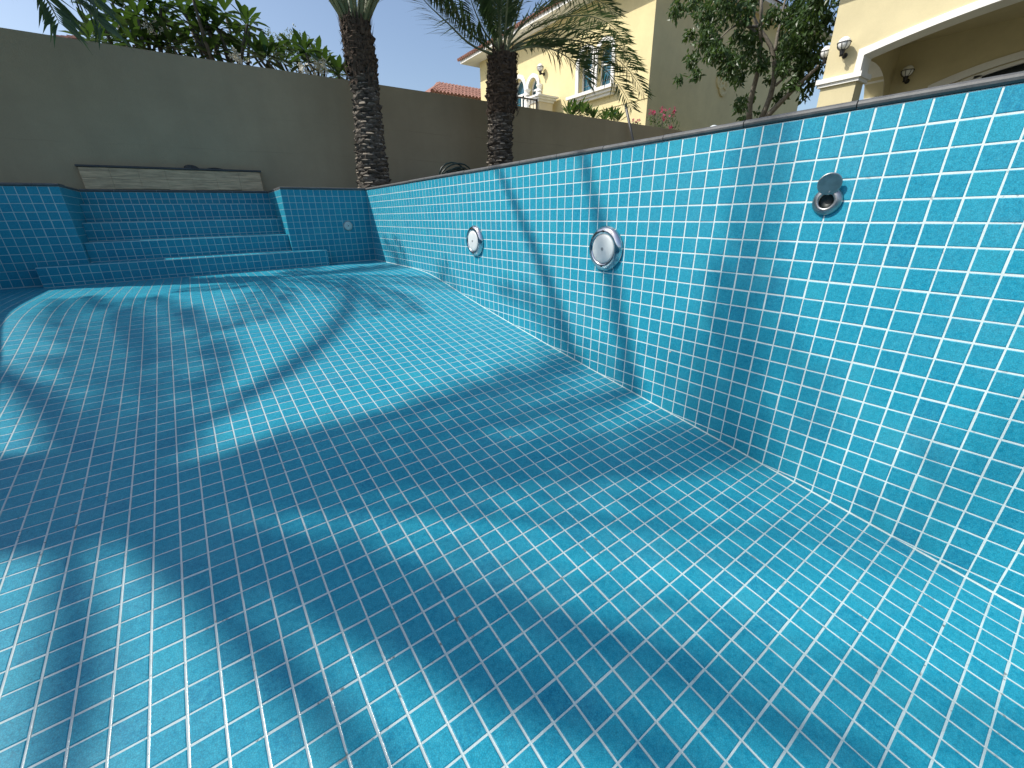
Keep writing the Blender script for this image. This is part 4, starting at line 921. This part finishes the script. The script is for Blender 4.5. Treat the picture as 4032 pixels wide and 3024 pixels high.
# ---- villa with arcade on the right
VX = 9.0
vl = thing('arcade_villa', (11, -2.5, -0.03), 'pale yellow villa with a wide white-trimmed arch on the right', 'house')
Mv = lambda a, z, d: (VX+d, a, z)
AO = (-5.87, 0.27); tf = seg(*AO, 2.30, 0.36)
mb = MB(); facade(mb, Mv, -6.6, 0.90, 2.04, 3.95, [(*AO, 2.04, tf)], 0.36)
mb.add([Mv(0.90, 2.04, 0), Mv(0.90, 3.95, 0), Mv(0.90, 3.95, 3.2), Mv(0.90, 2.04, 3.2)], [(0, 1, 2, 3)]) if False else None
mb.build('wall', 'villa_stucco', vl)
for y0, y1 in ((0.30, 0.90), (-6.5, -5.9)):
    MB().box((VX, y0, -0.1), (VX+0.36, y1, 1.8995)).build('pier', 'villa_stucco', vl)
    mb = MB(); mb.box((VX-0.05, y0-0.045, 1.90), (VX+0.41, y1+0.045, 1.955)); mb.box((VX-0.085, y0-0.08, 1.9555), (VX+0.445, y1+0.08, 2.039)); mb.build('pier_cornice', 'trim_white', vl)
MB().box((VX+0.003, 0.2705, 2.0395), (VX+0.357, 0.8995, 2.041)).build('pier_head', 'villa_stucco', vl)
aa = np.linspace(AO[0], AO[1], 41); inn = [(AO[0], 2.041)]+[(a, tf(a)) for a in aa]+[(AO[1], 2.041)]; out = [(AO[0]-0.105, 2.041)]+[(a+0.105*(a-(-2.8))/3.07*(1.0 if i in (0, 40) else 0.5), tf(a)+0.11) for i, a in enumerate(aa)]+[(AO[1]+0.105, 2.041)]
mb = MB(); band(mb, Mv, inn, out, -0.03, 0.002); mb.build('arch_trim', 'trim_white', vl)
mb = MB()                                                            # arch soffit lining
inl = [(AO[0]+0.004, 2.041)]+[(min(max(a, AO[0]+0.004), AO[1]-0.004), tf(a)-0.004) for a in aa]+[(AO[1]-0.004, 2.041)]
for a, b in zip(inl[:-1], inl[1:]): mb.add([Mv(a[0], a[1], -0.028), Mv(b[0], b[1], -0.028), Mv(b[0], b[1], 0.359), Mv(a[0], a[1], 0.359)], [(0, 1, 2, 3)])
mb.build('arch_lining', 'trim_white', vl)
# end wall with its own arch (faces +Y)
EX = (VX+0.36, 11.4); te = arch(EX[0], EX[1], 1.98, 0.48); Me = lambda a, z, d: (a, 0.90-d, z); Mi = lambda a, z, d: (a, 0.55+d, z)
mb = MB(); facade(mb, Me, VX, 14.0, 2.04, 3.95, [], 0.47); mb.build('end_wall', 'villa_stucco', vl) if False else None
mb = MB(); facade(mb, Me, VX+0.36, 14.0, -0.1, 3.95, [(*EX, -0.1, te)], 0.175); facade(mb, Mi, VX+0.36, 14.0, -0.1, 3.95, [(*EX, -0.1, te)], 0.175)
mb.add([(VX, 0.9, 2.04), (VX+0.36, 0.9, 2.04), (VX+0.36, 0.9, 3.95), (VX, 0.9, 3.95)], [(0, 1, 2, 3)]); mb.build('end_wall', 'villa_stucco', vl)
mb = MB(); ax_ = np.linspace(EX[0], EX[1], 29); pin = [(a, te(a)-0.004) for a in ax_]+[(EX[1]-0.004, 0.0)]
for a, b in zip(pin[:-1], pin[1:]): mb.add([(a[0], 0.545, a[1]), (b[0], 0.545, b[1]), (b[0], 0.905, b[1]), (a[0], 0.905, a[1])], [(0, 1, 2, 3)])
mb.build('end_arch_lining', 'trim_white', vl)
mb = MB(); mb.box((11.30, 0.48, 1.88), (11.52, 0.96, 1.94)); mb.build('end_arch_impost', 'trim_white', vl)
# loggia back wall, ceiling, windows
BX = 11.75; Mb = lambda a, z, d: (BX+d, a, z)
WO = (-3.8, -0.24); tw = seg(*WO, 1.95, 0.34)
mb = MB(); facade(mb, Mb, -6.6, 0.548, -0.1, 3.2, [(*WO, 0.0, tw)], 0.2); mb.build('loggia_wall', 'villa_stucco', vl)
mb = MB(); mb.box((VX+0.361, -6.6, 2.95), (BX, 0.549, 3.05)); mb.build('loggia_ceiling', 'villa_stucco', vl)
mb = MB(); pane_poly(mb, Mb, *WO, 0.0, tw, 0.16, 20); wn = mb.build('window', 'window_dark', vl)
aa = np.linspace(*WO, 25); inn = [(WO[0]+0.05, 0)]+[(WO[0]+0.05+(WO[1]-WO[0]-0.1)*(a-WO[0])/(WO[1]-WO[0]), tw(a)-0.06) for a in aa]+[(WO[1]-0.05, 0)]; out = [(WO[0], 0)]+[(a, tw(a)) for a in aa]+[(WO[1], 0)]
mb = MB(); band(mb, Mb, inn, out, 0.10, 0.155)
for y in (-0.86, -1.56, -2.3, -3.05): mb.box((BX+0.10, y-0.055, 0.0), (BX+0.1545, y+0.055, tw(y)-0.03))
mb.build('frame', 'trim_white', wn)
out = [(WO[0]-0.13, 0)]+[(a+0.10*(a+2.13)/1.77, tw(a)+0.12) for a in aa]+[(WO[1]+0.13, 0)]; inn = [(WO[0], 0)]+[(a, tw(a)) for a in aa]+[(WO[1], 0)]
mb = MB(); band(mb, Mb, inn, out, -0.035, 0.002); mb.build('window_surround', 'trim_white', vl)
MB().box((VX+0.0, -6.6, -0.1), (14.0, 0.9, -0.02)).build('loggia_floor', 'dark_slab', vl)
mb = MB(); mb.box((14.0, -6.6, -0.1), (14.2, 0.9, 3.95)); mb.build('rear_wall', 'villa_stucco', vl)
mb = MB(); mb.box((VX-0.62, -7.3, 3.951), (15, 1.5, 4.07)); mb.build('eaves', 'trim_white', vl)
mb = MB(); mb.add([(VX-0.68, -7.4, 4.075), (15.1, -7.4, 4.075), (15.1, 1.6, 4.075), (VX-0.68, 1.6, 4.075), (11.8, -3.2, 5.6), (12.2, -2.6, 5.6)], [(0, 1, 5, 4), (1, 2, 5), (2, 3, 4, 5), (3, 0, 4)]); rf = mb.build('roof', 'roof_tile', vl)
mb = MB()
for k in range(60): y = -7.3+k*0.15; mb.tube([(VX-0.70, y, 4.10), (VX-0.3, y, 4.10+0.19)], 0.062, 8)
mb.build('eave_tiles', 'roof_tile', rf, kind='stuff')
wall_lamp((VX-0.001, 0.60, 2.37), (-1, 0, 0), 'sunlit globe wall lamp on the arcade front beside the white arch', 0.84)
wall_lamp((VX+0.30, 0.901, 2.42), (0, 1, 0), 'globe wall lamp on the arcade corner, half hidden behind the pier', 0.84)
wall_lamp((BX-0.001, 0.27, 2.24), (-1, 0, 0), 'shaded globe wall lamp inside the arcade', 0.85)

# ---- distant buildings
fb = thing('red_roofed_house', (10.3, 19.5, -0.03), 'distant low house with red barrel-tiled hip roof left of the palm', 'house')
MB().box((9.1, 18.2, -0.1), (13.2, 22, 5.02)).build('wall', 'cream_stucco', fb); MB().box((8.9, 18.0, 5.021), (13.4, 22.2, 5.14)).build('eaves', 'cream_stucco', fb)
mb = MB(); mb.add([(8.85, 17.95, 5.145), (13.5, 17.95, 5.145), (13.5, 22.25, 5.145), (8.85, 22.25, 5.145), (10.1, 19.6, 5.98), (12.6, 19.6, 5.98)], [(0, 1, 5, 4), (1, 2, 5), (2, 3, 4, 5), (3, 0, 4)]); rf = mb.build('roof', 'roof_tile', fb)
for k in range(22):
    x = 8.95+k*0.205; x1 = min(max(x, 10.1), 12.6); y1 = 17.95+1.65*min(1, (x-8.85)/1.25) if x < 10.1 else 19.6; f = (y1-17.95)/1.65
    n = 5; P = []; rr = []
    for i in range(n):
        for e in (0, 0.98): t_ = (i+e)/n; P.append((x, 17.93+(y1-17.95)*t_, 5.17+0.835*f*t_)); rr.append(0.085-0.02*e)
    MB().tube(P, rr, 7).build('barrel_tiles', 'roof_tile', rf)
fb = thing('ridge_roofed_house', (-3.6, 12.5, -0.03), 'ridge of a brown tiled roof just showing over the wall at far left', 'house')
rc = at(265, 158, 1, 12.6); rc0, rc1 = at(210, 158, 1, 12.6), at(320, 158, 1, 12.6); rz = rc[2]
MB().box((rc[0]-2.2, 12.2, -0.1), (rc[0]+2.2, 16, rz-0.9)).build('wall', 'cream_stucco', fb)
mb = MB(); mb.add([(rc[0]-2.4, 11.9, rz-0.899), (rc[0]+2.4, 11.9, rz-0.899), (rc[0]+2.4, 16.3, rz-0.899), (rc[0]-2.4, 16.3, rz-0.899), (rc0[0], 12.6, rz), (rc1[0], 12.6, rz)], [(0, 1, 5, 4), (1, 2, 5), (2, 3, 4, 5), (3, 0, 4)]); rf = mb.build('roof', 'roof_tile', fb)
for k in range(5):
    q0, q1 = rc0+(rc1-rc0)*(k/5-0.05), rc0+(rc1-rc0)*((k+1)/5+0.05); MB().tube([q0+np.array((0, 0, 0.01*(k % 2))), q1], [0.10, 0.08], 8).build('ridge_tile', 'roof_tile', rf)
